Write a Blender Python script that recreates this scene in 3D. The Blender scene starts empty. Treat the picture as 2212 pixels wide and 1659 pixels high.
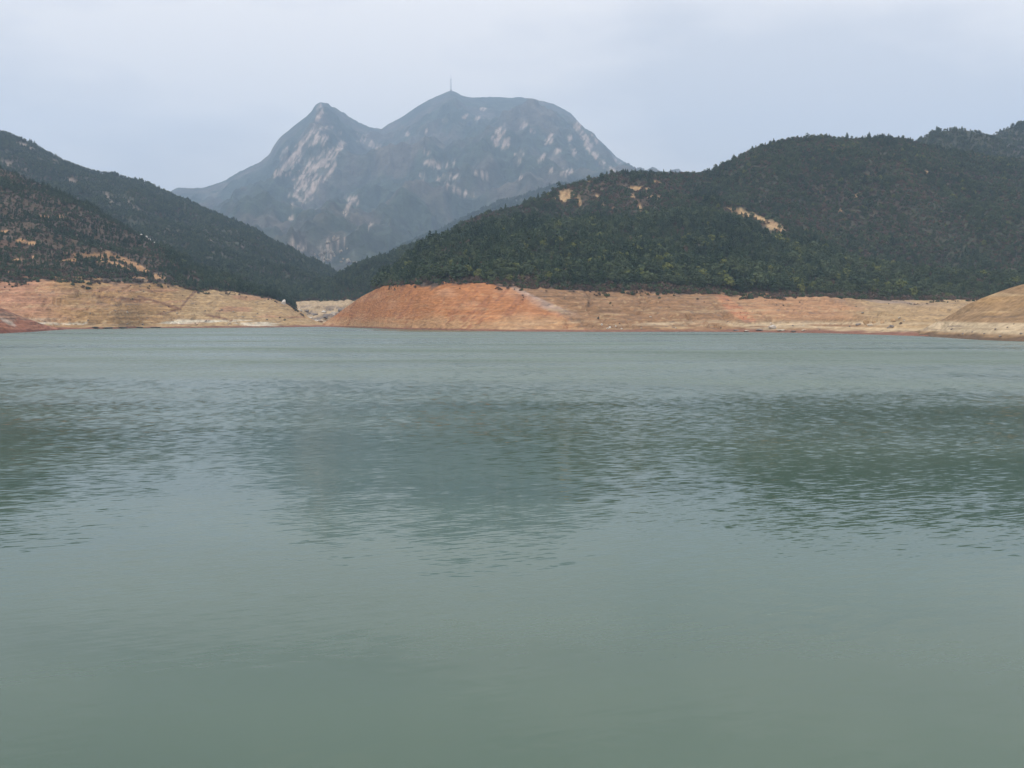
import bpy, math, random
import numpy as np
R = math.radians
scene = bpy.context.scene

# ------------------------------------------------------------------ camera, sky, sun, exposure
H_CAM, PITCH, F_PX, CX, CY = 5.0, R(3.6), 2215.0, 1106.0, 829.5
cam = bpy.data.cameras.new('camera')
cam_ob = bpy.data.objects.new('camera', cam)
scene.collection.objects.link(cam_ob)
cam_ob.location = (0, 0, H_CAM)
cam_ob.rotation_euler = (R(90) - PITCH, 0, 0)
cam.sensor_fit = 'HORIZONTAL'
cam.angle = 2 * math.atan(1106 / F_PX)
cam.clip_start, cam.clip_end = 0.5, 30000
scene.camera = cam_ob

SUN_EL, SUN_AZ = R(46), R(242)          # azimuth clockwise from +Y: behind the camera, a little to the left
world = bpy.data.worlds.new('World')
scene.world = world
world.use_nodes = True
wn, wl = world.node_tree.nodes, world.node_tree.links
wn.clear()
wout = wn.new('ShaderNodeOutputWorld'); wbg = wn.new('ShaderNodeBackground')
sky = wn.new('ShaderNodeTexSky'); sky.sky_type = 'NISHITA'; sky.sun_disc = False
sky.sun_elevation = SUN_EL; sky.sun_rotation = SUN_AZ; sky.air_density = 1.0; sky.dust_density = 3.0
wtc = wn.new('ShaderNodeTexCoord')
wmap = wn.new('ShaderNodeMapping'); wmap.inputs['Scale'].default_value = (1.5, 1.5, 4.2); wmap.inputs['Location'].default_value = (3.1, 1.7, 0.35)
wl.new(wtc.outputs['Generated'], wmap.inputs['Vector'])
wns = wn.new('ShaderNodeTexNoise'); wns.inputs['Scale'].default_value = 1.6; wns.inputs['Detail'].default_value = 5; wns.inputs['Roughness'].default_value = 0.5
wl.new(wmap.outputs[0], wns.inputs['Vector'])
wr = wn.new('ShaderNodeValToRGB')
wr.color_ramp.elements[0].position = 0.43; wr.color_ramp.elements[0].color = (0.800, 0.785, 0.800, 1)
wr.color_ramp.elements[1].position = 0.57; wr.color_ramp.elements[1].color = (1.050, 0.995, 0.960, 1)
wl.new(wns.outputs['Fac'], wr.inputs[0])
wsep = wn.new('ShaderNodeSeparateXYZ'); wl.new(wtc.outputs['Generated'], wsep.inputs[0])
wup = wn.new('ShaderNodeMapRange'); wup.inputs['From Min'].default_value = 0.0; wup.inputs['From Max'].default_value = 1.0
wup.inputs['To Min'].default_value = 1.0; wup.inputs['To Max'].default_value = 2.0; wup.interpolation_type = 'SMOOTHSTEP'
wl.new(wsep.outputs[2], wup.inputs[0])
wmul = wn.new('ShaderNodeVectorMath'); wmul.operation = 'SCALE'
wl.new(wr.outputs[0], wmul.inputs[0]); wl.new(wup.outputs[0], wmul.inputs['Scale'])
wsc = wn.new('ShaderNodeVectorMath'); wsc.operation = 'SCALE'; wsc.inputs['Scale'].default_value = 0.10
wl.new(sky.outputs[0], wsc.inputs[0])
wmix = wn.new('ShaderNodeMix'); wmix.data_type = 'RGBA'; wmix.inputs[0].default_value = 0.90   # nine tenths cloud cover
wl.new(wsc.outputs[0], wmix.inputs[6]); wl.new(wmul.outputs[0], wmix.inputs[7])
wl.new(wmix.outputs[2], wbg.inputs['Color']); wbg.inputs['Strength'].default_value = 1.0
wl.new(wbg.outputs[0], wout.inputs['Surface'])

sun = bpy.data.lights.new('sun', 'SUN'); sun.energy = 1.5; sun.angle = R(11); sun.color = (1.0, 0.96, 0.9)
sun_ob = bpy.data.objects.new('sun', sun); scene.collection.objects.link(sun_ob)
sun_ob.rotation_euler = (R(90) - SUN_EL, 0, math.pi - SUN_AZ)

vs = scene.view_settings
vs.view_transform = 'Standard'; vs.look = 'None'; vs.gamma = 1; vs.use_curve_mapping = False; vs.exposure = 0.0
cy = scene.cycles
cy.max_bounces = 6; cy.diffuse_bounces = 2; cy.glossy_bounces = 2; cy.transmission_bounces = 2; cy.volume_bounces = 1
cy.use_denoising = True

# ------------------------------------------------------------------ helpers
SP, CP = math.sin(PITCH), math.cos(PITCH)
def z_at(x, row, D):
    """height of the point seen at picture position (x, row) at depth D, and its X"""
    cx = (np.asarray(x, float) - CX) / F_PX; c = (CY - np.asarray(row, float)) / F_PX
    s = D / (CP + c * SP)
    return cx * s, H_CAM + (c * CP - SP) * s
def depth_of_shore(row, z=0.0):
    c = (CY - np.asarray(row, float)) / F_PX
    return (H_CAM - z) / (SP - c * CP) * (CP + c * SP)
def project(P):
    d = P[..., 1] * CP - (P[..., 2] - H_CAM) * SP
    u = P[..., 1] * SP + (P[..., 2] - H_CAM) * CP
    return CX + F_PX * P[..., 0] / d, CY - F_PX * u / d, d

def hash2(ix, iy, seed):
    h = (ix.astype(np.int64) * 374761393 + iy.astype(np.int64) * 668265263 + seed * 1442695041) & 0xffffffff
    h = ((h ^ (h >> 13)) * 1274126177) & 0xffffffff
    h = ((h ^ (h >> 16)) * 2246822519) & 0xffffffff
    return ((h ^ (h >> 15)) & 0xffffff) / float(0xffffff)
def vnoise(x, y, seed=0):
    ix, iy = np.floor(x), np.floor(y); fx, fy = x - ix, y - iy
    fx = fx * fx * fx * (fx * (fx * 6 - 15) + 10); fy = fy * fy * fy * (fy * (fy * 6 - 15) + 10)
    ix = ix.astype(np.int64); iy = iy.astype(np.int64)
    a, b = hash2(ix, iy, seed), hash2(ix + 1, iy, seed); c, d = hash2(ix, iy + 1, seed), hash2(ix + 1, iy + 1, seed)
    return (a + (b - a) * fx) * (1 - fy) + (c + (d - c) * fx) * fy
def fbm(x, y, oct=4, seed=0, gain=0.5):
    s, a, t = 0.0, 1.0, 0.0
    for k in range(oct):
        s = s + a * vnoise(x, y, seed + k * 17); t += a
        x, y, a = x * 2.03 + 5.3, y * 2.03 + 1.7, a * gain
    return s / t * 2 - 1                                   # about -1 .. 1
def ridged(x, y, oct=4, seed=0):
    s, a, t = 0.0, 1.0, 0.0
    for k in range(oct):
        s = s + a * (1 - np.abs(vnoise(x, y, seed + k * 13) * 2 - 1)); t += a
        x, y, a = x * 2.07 + 3.3, y * 2.07 + 8.7, a * 0.5
    return s / t
def sstep(x, a, b):
    t = np.clip((x - a) / (b - a), 0, 1); return t * t * (3 - 2 * t)
def lerpc(col, c, w):
    return col * (1 - w[..., None]) + np.asarray(c, float) * w[..., None]
def blobs(px, row, items, warp, sharp=0.5):
    """union of slanted ellipses (x, row, rx, ry, angle) with noisy edges: 0 .. 1"""
    m = np.zeros_like(px)
    for (x, r, rx, ry, ang) in items:
        a = R(ang); dx, dy = px - x, row - r
        u = (dx * math.cos(a) + dy * math.sin(a)) / rx; v = (-dx * math.sin(a) + dy * math.cos(a)) / ry
        d = np.sqrt(u * u + v * v) + warp
        m = np.maximum(m, 1 - sstep(d, 1 - sharp, 1 + sharp))
    return m

def tag(o, label=None, cat=None, group=None, kind=None):
    if label: o['label'] = label
    if cat: o['category'] = cat
    if group: o['group'] = group
    if kind: o['kind'] = kind
    return o
def link(o, parent=None):
    scene.collection.objects.link(o)
    if parent is not None: o.parent = parent
    return o
def mesh_from(name, verts, faces, mat=None, smooth=True):
    me = bpy.data.meshes.new(name)
    me.from_pydata(verts, [], faces)
    if smooth: me.polygons.foreach_set('use_smooth', [True] * len(me.polygons))
    if mat: me.materials.append(mat)
    me.update()
    return me

# ------------------------------------------------------------------ materials
def new_mat(name):
    m = bpy.data.materials.new(name); m.use_nodes = True
    nt = m.node_tree; b = nt.nodes['Principled BSDF']
    return m, nt, nt.nodes, nt.links, b
def terrain_mat(name, scale, amount, bump_d, rough=0.95, scale2=None, bed=(0.25, 0.25, 2.2)):
    """soil / rock / scrub: the colour of each place comes with the mesh, grain and fine relief from noise"""
    m, nt, N, L, b = new_mat(name)
    at = N.new('ShaderNodeAttribute'); at.attribute_name = 'soil'
    ge = N.new('ShaderNodeNewGeometry')
    n1 = N.new('ShaderNodeTexNoise'); n1.inputs['Scale'].default_value = scale; n1.inputs['Detail'].default_value = 6; n1.inputs['Roughness'].default_value = 0.65
    L.new(ge.outputs['Position'], n1.inputs['Vector'])
    mp = N.new('ShaderNodeMapping'); mp.inputs['Scale'].default_value = bed
    L.new(ge.outputs['Position'], mp.inputs['Vector'])
    n2 = N.new('ShaderNodeTexNoise'); n2.inputs['Scale'].default_value = scale2 or scale; n2.inputs['Detail'].default_value = 4
    L.new(mp.outputs[0], n2.inputs['Vector'])
    ad = N.new('ShaderNodeMath'); ad.operation = 'ADD'; L.new(n1.outputs['Fac'], ad.inputs[0]); L.new(n2.outputs['Fac'], ad.inputs[1])
    mr = N.new('ShaderNodeMapRange'); mr.inputs['From Min'].default_value = 0.6; mr.inputs['From Max'].default_value = 1.4
    mr.inputs['To Min'].default_value = 1 - amount; mr.inputs['To Max'].default_value = 1 + amount
    L.new(ad.outputs[0], mr.inputs[0])
    sc = N.new('ShaderNodeVectorMath'); sc.operation = 'SCALE'; L.new(at.outputs['Color'], sc.inputs[0]); L.new(mr.outputs[0], sc.inputs['Scale'])
    L.new(sc.outputs[0], b.inputs['Base Color'])
    b.inputs['Roughness'].default_value = rough; b.inputs['Specular IOR Level'].default_value = 0.2
    bp = N.new('ShaderNodeBump'); bp.inputs['Strength'].default_value = 0.8; bp.inputs['Distance'].default_value = bump_d
    L.new(ad.outputs[0], bp.inputs['Height']); L.new(bp.outputs[0], b.inputs['Normal'])
    return m
def leaf_mat(name, ca, cb, transl=0.0):
    m, nt, N, L, b = new_mat(name)
    oi = N.new('ShaderNodeObjectInfo'); ge = N.new('ShaderNodeNewGeometry')
    nz = N.new('ShaderNodeTexNoise'); nz.inputs['Scale'].default_value = 0.6; nz.inputs['Detail'].default_value = 3
    L.new(ge.outputs['Position'], nz.inputs['Vector'])
    ad = N.new('ShaderNodeMath'); ad.operation = 'ADD'; L.new(oi.outputs['Random'], ad.inputs[0]); L.new(nz.outputs['Fac'], ad.inputs[1])
    nb = N.new('ShaderNodeTexNoise'); nb.inputs['Scale'].default_value = 0.022; nb.inputs['Detail'].default_value = 3; L.new(ge.outputs['Position'], nb.inputs['Vector'])
    mb = N.new('ShaderNodeMath'); mb.operation = 'MULTIPLY_ADD'; mb.inputs[1].default_value = 1.7; L.new(nb.outputs['Fac'], mb.inputs[0]); L.new(ad.outputs[0], mb.inputs[2]); ad = mb
    mr = N.new('ShaderNodeMapRange'); mr.inputs['From Min'].default_value = 1.25; mr.inputs['From Max'].default_value = 2.45
    L.new(ad.outputs[0], mr.inputs[0])
    mx = N.new('ShaderNodeMix'); mx.data_type = 'RGBA'; mx.inputs[6].default_value = (*ca, 1); mx.inputs[7].default_value = (*cb, 1)
    L.new(mr.outputs[0], mx.inputs[0]); L.new(mx.outputs[2], b.inputs['Base Color'])
    b.inputs['Roughness'].default_value = 0.85; b.inputs['Specular IOR Level'].default_value = 0.15
    return m
def plain_mat(name, ca, cb, scale, rough=0.9, bump=0.0):
    m, nt, N, L, b = new_mat(name)
    tc = N.new('ShaderNodeTexCoord'); nz = N.new('ShaderNodeTexNoise'); nz.inputs['Scale'].default_value = scale; nz.inputs['Detail'].default_value = 6; nz.inputs['Roughness'].default_value = 0.65
    L.new(tc.outputs['Object'], nz.inputs['Vector'])
    mr = N.new('ShaderNodeMapRange'); mr.inputs['From Min'].default_value = 0.3; mr.inputs['From Max'].default_value = 0.7; L.new(nz.outputs['Fac'], mr.inputs[0])
    mx = N.new('ShaderNodeMix'); mx.data_type = 'RGBA'; mx.inputs[6].default_value = (*ca, 1); mx.inputs[7].default_value = (*cb, 1)
    L.new(mr.outputs[0], mx.inputs[0]); L.new(mx.outputs[2], b.inputs['Base Color'])
    b.inputs['Roughness'].default_value = rough; b.inputs['Specular IOR Level'].default_value = 0.2
    if bump:
        bp = N.new('ShaderNodeBump'); bp.inputs['Distance'].default_value = bump; L.new(nz.outputs['Fac'], bp.inputs['Height']); L.new(bp.outputs[0], b.inputs['Normal'])
    return m
M_BANK = terrain_mat('bank_soil', 0.6, 0.42, 1.0, scale2=0.8, bed=(0.35, 0.35, 1.4))
M_HILL = terrain_mat('hill_scrub', 0.25, 0.45, 0.8, scale2=0.3, bed=(1, 1, 1))
M_MOUNT = terrain_mat('mountain_cover', 0.05, 0.60, 14.0, scale2=0.02, bed=(1, 1, 0.6))
M_BARK = plain_mat('bark', (0.05, 0.036, 0.026), (0.10, 0.075, 0.055), 3.0)
M_PINE = leaf_mat('pine_needles', (0.020, 0.042, 0.026), (0.062, 0.095, 0.050))
M_BROAD = leaf_mat('broad_leaves', (0.026, 0.047, 0.027), (0.080, 0.104, 0.050))
M_BRIGHT = leaf_mat('bright_leaves', (0.090, 0.112, 0.034), (0.150, 0.165, 0.052))
M_SHRUB = leaf_mat('brown_scrub', (0.060, 0.044, 0.038), (0.135, 0.092, 0.066))
M_ROCK = plain_mat('pale_granite', (0.30, 0.25, 0.20), (0.56, 0.49, 0.40), 0.6, bump=0.25)
M_ROCKW = plain_mat('white_granite', (0.45, 0.42, 0.38), (0.68, 0.64, 0.58), 0.6, bump=0.2)
M_ROCKD = plain_mat('grey_rock', (0.10, 0.085, 0.08), (0.27, 0.24, 0.22), 0.5, bump=0.3)
M_ROCKX = plain_mat('dark_rock', (0.03, 0.026, 0.025), (0.09, 0.07, 0.06), 0.7, bump=0.2)
M_CRAG = plain_mat('crag_rock', (0.12, 0.10, 0.08), (0.42, 0.34, 0.25), 0.12, bump=2.0)
M_ROCKO = plain_mat('ochre_rock', (0.34, 0.22, 0.12), (0.52, 0.37, 0.22), 0.5, bump=0.2)
M_STEEL = plain_mat('galvanised_steel', (0.20, 0.20, 0.22), (0.34, 0.34, 0.36), 0.4, rough=0.5)

# ------------------------------------------------------------------ the land: lofted hill by hill
LAYERS = {}
def curve(xs, pts, smooth=5):
    """points (x, row or z, D); a D left out is interpolated between those given"""
    px = [p[0] for p in pts]
    v = np.interp(xs, px, [p[1] for p in pts])
    dpts = [(p[0], p[2]) for p in pts if len(p) > 2]
    d = np.interp(xs, [p[0] for p in dpts], [p[1] for p in dpts]) if dpts else None
    def sm(a, n):
        k = np.hanning(2 * n + 3)[1:-1]; k /= k.sum()
        return np.convolve(np.pad(a, n, mode='edge'), k, 'valid')
    v = sm(v, smooth)
    if d is not None: d = sm(d, 20)
    return v, d
def hill(key, name, label, x0, x1, step, rings, segs, relief, colour, mat, sm=2, csm=5):
    """rings: near to far, each ('row', pts) seen at that picture row and depth, ('z', pts) at that height, ('shore', pts) at the water's edge"""
    xs = np.arange(x0, x1 + step, step)
    C = []
    for kind, pts in rings:
        v, d = curve(xs, pts, csm)
        if kind == 'row':
            X, Z = z_at(xs, v, d); C.append(np.stack([X, d, Z], -1))
        elif kind == 'shore':
            d = depth_of_shore(v); X, Z = z_at(xs, v, d); C.append(np.stack([X, d, Z], -1))
        elif kind == 'base':                              # (x, z, metres in front of the first ring)
            C.append((v, d))
        elif kind == 'back':                              # (x, share of height, metres behind the ring before)
            p = C[-1]; q = p.copy(); q[:, 1] = p[:, 1] + d; q[:, 0] = p[:, 0] * q[:, 1] / p[:, 1]; q[:, 2] = p[:, 2] * v
            C.append(q)
    if isinstance(C[0], tuple):
        v, d = C[0]; p = C[1]; q = p.copy(); q[:, 1] = p[:, 1] - d; q[:, 0] = p[:, 0] * q[:, 1] / p[:, 1]; q[:, 2] = v
        C[0] = q
    rows, tv = [], []
    for i, n in enumerate(segs):
        for k in range(n):
            t = k / n; rows.append(C[i] * (1 - t) + C[i + 1] * t); tv.append(i + t)
    rows.append(C[-1]); tv.append(len(segs))
    P = np.array(rows); tv = np.array(tv)
    for _ in range(sm):                                   # round the creases, the shore kept
        Z = P[..., 2].copy(); Z[1:-1] = 0.25 * P[:-2, :, 2] + 0.5 * P[1:-1, :, 2] + 0.25 * P[2:, :, 2]; P[..., 2] = Z
    T = np.repeat(tv[:, None], P.shape[1], 1)
    px, rw, dd = project(P)
    P[..., 2] += relief(P[..., 0], P[..., 1], P[..., 2], T, px)
    px, rw, dd = project(P)
    col = colour(P, T, px, rw)
    nv, nu = P.shape[:2]
    idx = np.arange(nv * nu).reshape(nv, nu)
    f = np.stack([idx[:-1, :-1], idx[:-1, 1:], idx[1:, 1:], idx[1:, :-1]], -1).reshape(-1, 4)
    me = bpy.data.meshes.new(name)
    me.vertices.add(nv * nu); me.vertices.foreach_set('co', P.reshape(-1))
    me.loops.add(f.size); me.loops.foreach_set('vertex_index', f.reshape(-1))
    me.polygons.add(len(f)); me.polygons.foreach_set('loop_start', np.arange(0, f.size, 4)); me.polygons.foreach_set('loop_total', np.full(len(f), 4))
    me.polygons.foreach_set('use_smooth', np.ones(len(f), bool))
    a = me.attributes.new('soil', 'FLOAT_COLOR', 'POINT')
    a.data.foreach_set('color', np.concatenate([np.clip(col, 0.005, 0.9), np.ones((nv, nu, 1))], -1).reshape(-1).astype(np.float32))
    me.update(calc_edges=True); me.validate()
    mats = mat if isinstance(mat, tuple) else (mat,)
    for m in mats: me.materials.append(m)
    if len(mats) > 1:                                     # bank material below the tree line, hill material above
        me.polygons.foreach_set('material_index', (T[:-1, :-1].reshape(-1) >= 2).astype(np.int32))
    o = link(bpy.data.objects.new(name, me)); tag(o, label, kind='structure')
    ang = (P[..., 2] - H_CAM) / P[..., 1]
    run = np.maximum.accumulate(ang, 0); run = np.vstack([np.full((1, nu), -1), run[:-1]])
    LAYERS[key] = dict(P=P, T=T, px=px, row=rw, run=run, ob=o)
    return LAYERS[key]

FLOOR = (0.052, 0.056, 0.036)
# ---- far pale ridge
hill('distant', 'distant_ridge', 'pale distant ridge peeping out between the dome mountain and the wooded hills', 1150, 1950, 6,
     [('row', [(1150, 600, 6900), (1950, 600, 6900)]),
      ('row', [(1150, 400, 7600), (1300, 372), (1350, 361), (1375, 360), (1400, 363), (1420, 361), (1445, 365), (1470, 371), (1500, 378), (1600, 388), (1950, 410, 7600)]),
      ('back', [(1150, .5, 500), (1950, .5, 500)])], [40, 8],
     lambda x, y, z, T, px: 10 * fbm(x / 150, y / 150, 3, 5) * sstep(T, 0, .3) * (1 - sstep(T, .6, .9)),
     lambda P, T, px, rw: np.zeros_like(P) + (0.045, 0.055, 0.04), M_MOUNT)

# ---- the twin-peaked mountain
ROCKS_MT = [(640, 335, 9, 42, 25), (668, 300, 7, 30, 25), (690, 245, 8, 18, 10), (655, 380, 14, 46, 32), (676, 392, 10, 50, 42), (700, 345, 12, 26, 35), (720, 330, 16, 12, 0), (712, 365, 11, 20, 35),
            (610, 368, 8, 14, 35), (596, 375, 5, 9, 30), (645, 318, 10, 16, 20), (690, 300, 16, 14, 0), (670, 420, 10, 22, 45), (625, 350, 6, 18, 30), (735, 318, 14, 8, -20),
            (790, 300, 18, 10, 20), (805, 313, 22, 6, 15), (815, 318, 9, 4, 10), (690, 388, 8, 40, 40), (655, 405, 12, 20, 20),
            (615, 330, 6, 16, 20), (705, 278, 14, 5, -15), (735, 284, 8, 4, 0),
            (1080, 292, 11, 22, 15), (1092, 312, 8, 12, 25), (1068, 300, 7, 5, 0), (1130, 270, 10, 6, -30), (1150, 285, 6, 6, 0), (1188, 298, 8, 13, 35), (1120, 338, 8, 13, 40), (1205, 325, 9, 7, 0),
            (1168, 345, 5, 12, 40), (1196, 345, 8, 5, 0), (1190, 368, 6, 5, 0), (1225, 372, 14, 5, -10), (1125, 385, 5, 4, 0),
            (920, 330, 10, 5, 15), (938, 355, 15, 7, 25), (925, 352, 9, 4, 10), (965, 358, 10, 5, 15), (980, 350, 5, 4, 0), (1040, 376, 20, 6, 15), (975, 380, 18, 6, 5), (915, 382, 9, 5, 30),
            (945, 386, 14, 4, 15), (965, 398, 10, 3, 20), (1000, 416, 22, 4, 20), (985, 412, 8, 3, 25), (895, 325, 8, 3, 10), (1060, 345, 5, 4, 0),
            (1265, 300, 6, 40, -32), (1285, 335, 5, 34, -40), (1310, 355, 22, 4, 38), (1240, 330, 5, 22, -25), (1232, 300, 7, 9, 0), (1330, 345, 10, 3, 35), (1250, 262, 5, 14, -25), (1285, 300, 3, 12, -35),
            (880, 290, 5, 4, 0), (920, 285, 5, 4, 0), (1010, 250, 12, 4, -20), (1045, 235, 10, 4, 0), (962, 262, 7, 6, 20), (1032, 254, 6, 4, -40), (1245, 275, 10, 5, 40),
            (760, 430, 14, 6, 10), (752, 448, 6, 10, 20), (745, 462, 4, 7, 10), (768, 436, 8, 4, 20), (778, 480, 9, 3, -30), (800, 487, 8, 3, -25), (770, 495, 6, 3, -30), (630, 470, 6, 5, 0), (640, 535, 22, 10, -10), (760, 470, 4, 3, 0), (705, 540, 26, 22, -35), (735, 525, 10, 16, 0)]
def mt_colour(P, T, px, rw):
    x, y, z = P[..., 0], P[..., 1], P[..., 2]
    col = np.zeros_like(P) + (0.034, 0.046, 0.030)
    col = lerpc(col, (0.080, 0.070, 0.054), sstep(fbm(x / 150, y / 260, 5, 3), -0.15, 0.5))
    col = col * (1 + 0.55 * fbm(x / 32, y / 50, 3, 6)[..., None])
    w = 0.75 * fbm(px / 14 + rw / 40, rw / 9, 4, 9)
    m = blobs(px, rw, ROCKS_MT, w, 0.30)
    streak = sstep(fbm((px + rw * 0.7) / 4.0, rw / 16, 4, 21), -0.15, 0.2)
    m = m * (0.12 + 0.88 * streak)
    col = lerpc(col, (0.37, 0.29, 0.235), m)
    return col
def mt_relief(x, y, z, T, px):
    edge = sstep(T, 0, .5) * (1 - 0.985 * sstep(T, 2.45, 2.93)) * (1 - sstep(T, 3.0, 3.1))
    g = ridged(x / 620, y / 1000, 5, 31) - 0.55
    return edge * (270 * g + 70 * fbm(x / 150, y / 230, 5, 7) + 110 * (ridged(x / 230 + 0.3 * fbm(x / 300, y / 300, 2, 9), y / 700, 4, 37) - 0.55)) + 9.0 * fbm(x / 45, y / 45, 3, 8) * sstep(T, .3, 1)
hill('mountain', 'mountain', 'hazy blue twin-peaked mountain with bare granite slabs and a mast on top', 150, 1720, 2.6,
     [('row', [(150, 655, 2100), (1720, 655, 2100)]),
      ('row', [(150, 600, 2900), (500, 585), (620, 570), (700, 560), (900, 540), (1200, 520), (1720, 520, 3100)]),
      ('row', [(150, 540, 4000), (500, 480), (640, 430), (760, 430, 4100), (820, 400), (1000, 380), (1200, 370), (1330, 420), (1720, 480, 4700)]),
      ('row', [(150, 520, 5300), (300, 440), (370, 413), (383, 406), (440, 404), (470, 395), (500, 382), (530, 364), (560, 352), (583, 334), (589, 319), (606, 295), (615, 287), (640, 267), (660, 252), (672, 240), (685, 224), (695, 219, 5900), (708, 221), (722, 232), (740, 242),
               (770, 260), (790, 270), (823, 279, 6500), (840, 267), (870, 250), (900, 230), (930, 213), (955, 202), (972, 195), (985, 199), (1000, 207), (1030, 210), (1060, 209), (1100, 210), (1140, 210), (1180, 219), (1210, 230), (1232, 242), (1245, 256), (1262, 277),
               (1285, 294), (1305, 311), (1330, 337), (1360, 357), (1400, 377), (1500, 420), (1720, 480, 6600)]),
      ('back', [(150, .6, 800), (1720, .6, 800)])], [30, 60, 130, 10], mt_relief, mt_colour, M_MOUNT, sm=1, csm=2)

# ---- dim wooded spur below the dome
def wood_relief(a1, a2, lo=0.0, hi=1.0, s=90, seed=0):
    return lambda x, y, z, T, px: (a1 * (ridged(x / s, y / (s * 1.8), 4, seed) - 0.55) + a2 * fbm(x / 18, y / 18, 3, seed + 3)) * sstep(T, lo, lo + .35) * (1 - 0.9 * sstep(T, hi - .25, hi))
def wood_colour(seed, extra=None, base=FLOOR):
    def f(P, T, px, rw):
        x, y = P[..., 0], P[..., 1]
        col = np.zeros_like(P) + base
        col = lerpc(col, (0.085, 0.062, 0.048), 0.6 * sstep(fbm(x / 40, y / 60, 4, seed), 0.05, 0.5))
        return extra(col, P, T, px, rw) if extra else col
    return f
hill('spur', 'wooded_spur', 'dim blue wooded spur running down below the dome mountain', 660, 1600, 5,
     [('row', [(660, 662, 2000), (1600, 640, 2000)]),
      ('row', [(660, 625, 2400), (740, 596), (780, 576), (850, 541), (900, 517), (960, 491), (1020, 465), (1067, 440), (1129, 421), (1193, 401), (1240, 393), (1300, 381), (1400, 384), (1600, 420, 3300)]),
      ('back', [(660, .7, 250), (1600, .7, 250)])], [90, 8], wood_relief(60, 6, 0, 1, 190, 3), wood_colour(4), M_HILL)

# ---- left far hill
ROCKS_B = [(45, 312, 15, 4, 15), (70, 322, 10, 3, 20), (118, 350, 9, 3.5, 35), (150, 390, 12, 5, 15), (160, 396, 6, 4, 30), (40, 385, 7, 4, 20), (15, 355, 12, 5, 20), (230, 424, 4, 10, -25), (238, 438, 8, 3, 20), (255, 447, 6, 3, 20),
           (280, 440, 22, 3, 38), (300, 455, 18, 4, 30), (330, 466, 10, 3, 20), (440, 517, 7, 2.5, 10), (450, 520, 9, 2.5, 5), (525, 532, 10, 2.5, 3), (520, 598, 9, 2.5, 10), (545, 600, 4, 2, 10), (610, 570, 5, 2, 30), (605, 583, 9, 3, 25), (618, 574, 5, 2, 30), (625, 562, 5, 2, 30)]
def b_extra(col, P, T, px, rw):
    w = 0.6 * fbm(px / 9, rw / 6, 3, 41)
    m = blobs(px, rw, ROCKS_B, w, 0.45); LB['bare'] = m
    col = lerpc(col, (0.21, 0.165, 0.135), m)
    return col
LB = {}
hill('left_far', 'hill', 'dark bluish wooded hill sloping down behind the tan bank', -380, 940, 3.2,
     [('row', [(-380, 660, 860), (500, 652, 860), (620, 650, 900), (940, 655, 950)]),
      ('row', [(-380, 130, 1850), (-100, 250), (0, 280), (30, 294), (60, 307), (100, 329), (150, 352), (200, 369), (260, 382), (300, 389), (348, 411), (410, 435), (472, 463), (545, 494), (610, 534), (641, 552), (687, 578, 1550), (740, 606), (800, 632), (940, 650, 1300)]),
      ('back', [(-380, .6, 250), (940, .6, 250)])], [170, 8], wood_relief(30, 5, 0, 1, 110, 13), wood_colour(14, b_extra), M_HILL)

# ---- bare soil below the old high-water mark
def bank_soil(P, px, rw, base, seed, wet=(0.20, 0.095, 0.065), pale=(0.43, 0.315, 0.18), strata=0.62, ztop=22.0):
    x, y, z = P[..., 0], P[..., 1], P[..., 2]
    col = base
    s1 = fbm(x / 22, z * 1.1 + 0.02 * x, 4, seed)                      # beds exposed along the slope
    col = lerpc(col, pale, 0.75 * strata * sstep(s1, 0.22, 0.5) * (1 - 0.5 * sstep(z, 6, 16)))
    s2 = fbm(x / 14 + 9, z * 1.9, 3, seed + 5)
    col = lerpc(col, col * 0.55, 0.8 * strata * sstep(s2, 0.28, 0.42))  # darker beds, partly shadow lines of ledges painted into the soil
    s3 = fbm(x / 5, y / 7, 4, seed + 9)
    col = col * (1 + 0.20 * s3[..., None])
    lk = min(1.0, strata * 2)
    lines_ = lk * fbm(x / 70, z * 2.6 + 0.6 * fbm(x / 30, y / 30, 2, seed + 21), 3, seed + 20)      # old waterlines
    col = lerpc(col, col * 0.62, 0.30 * sstep(lines_, 0.14, 0.34) * sstep(z, 0.8, 2)); col = lerpc(col, np.minimum(col * 1.3, 0.6), 0.35 * sstep(-lines_, 0.15, 0.34))
    s4 = fbm(x / 2.4, z / 1.0, 3, seed + 11)                           # stones and clods, plus dark accents painting shade of overhangs and gullies
    col = lerpc(col, (0.13, 0.10, 0.085), 0.5 * sstep(s4, 0.38, 0.55))
    col = lerpc(col, pale, 0.6 * sstep(-s4, 0.45, 0.62))
    edge = 0.8 + 0.5 * fbm(x / 9, y / 9, 2, seed + 2)
    col = lerpc(col, wet, 1 - sstep(z, edge * 0.7, edge * 1.6))
    return col
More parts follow.
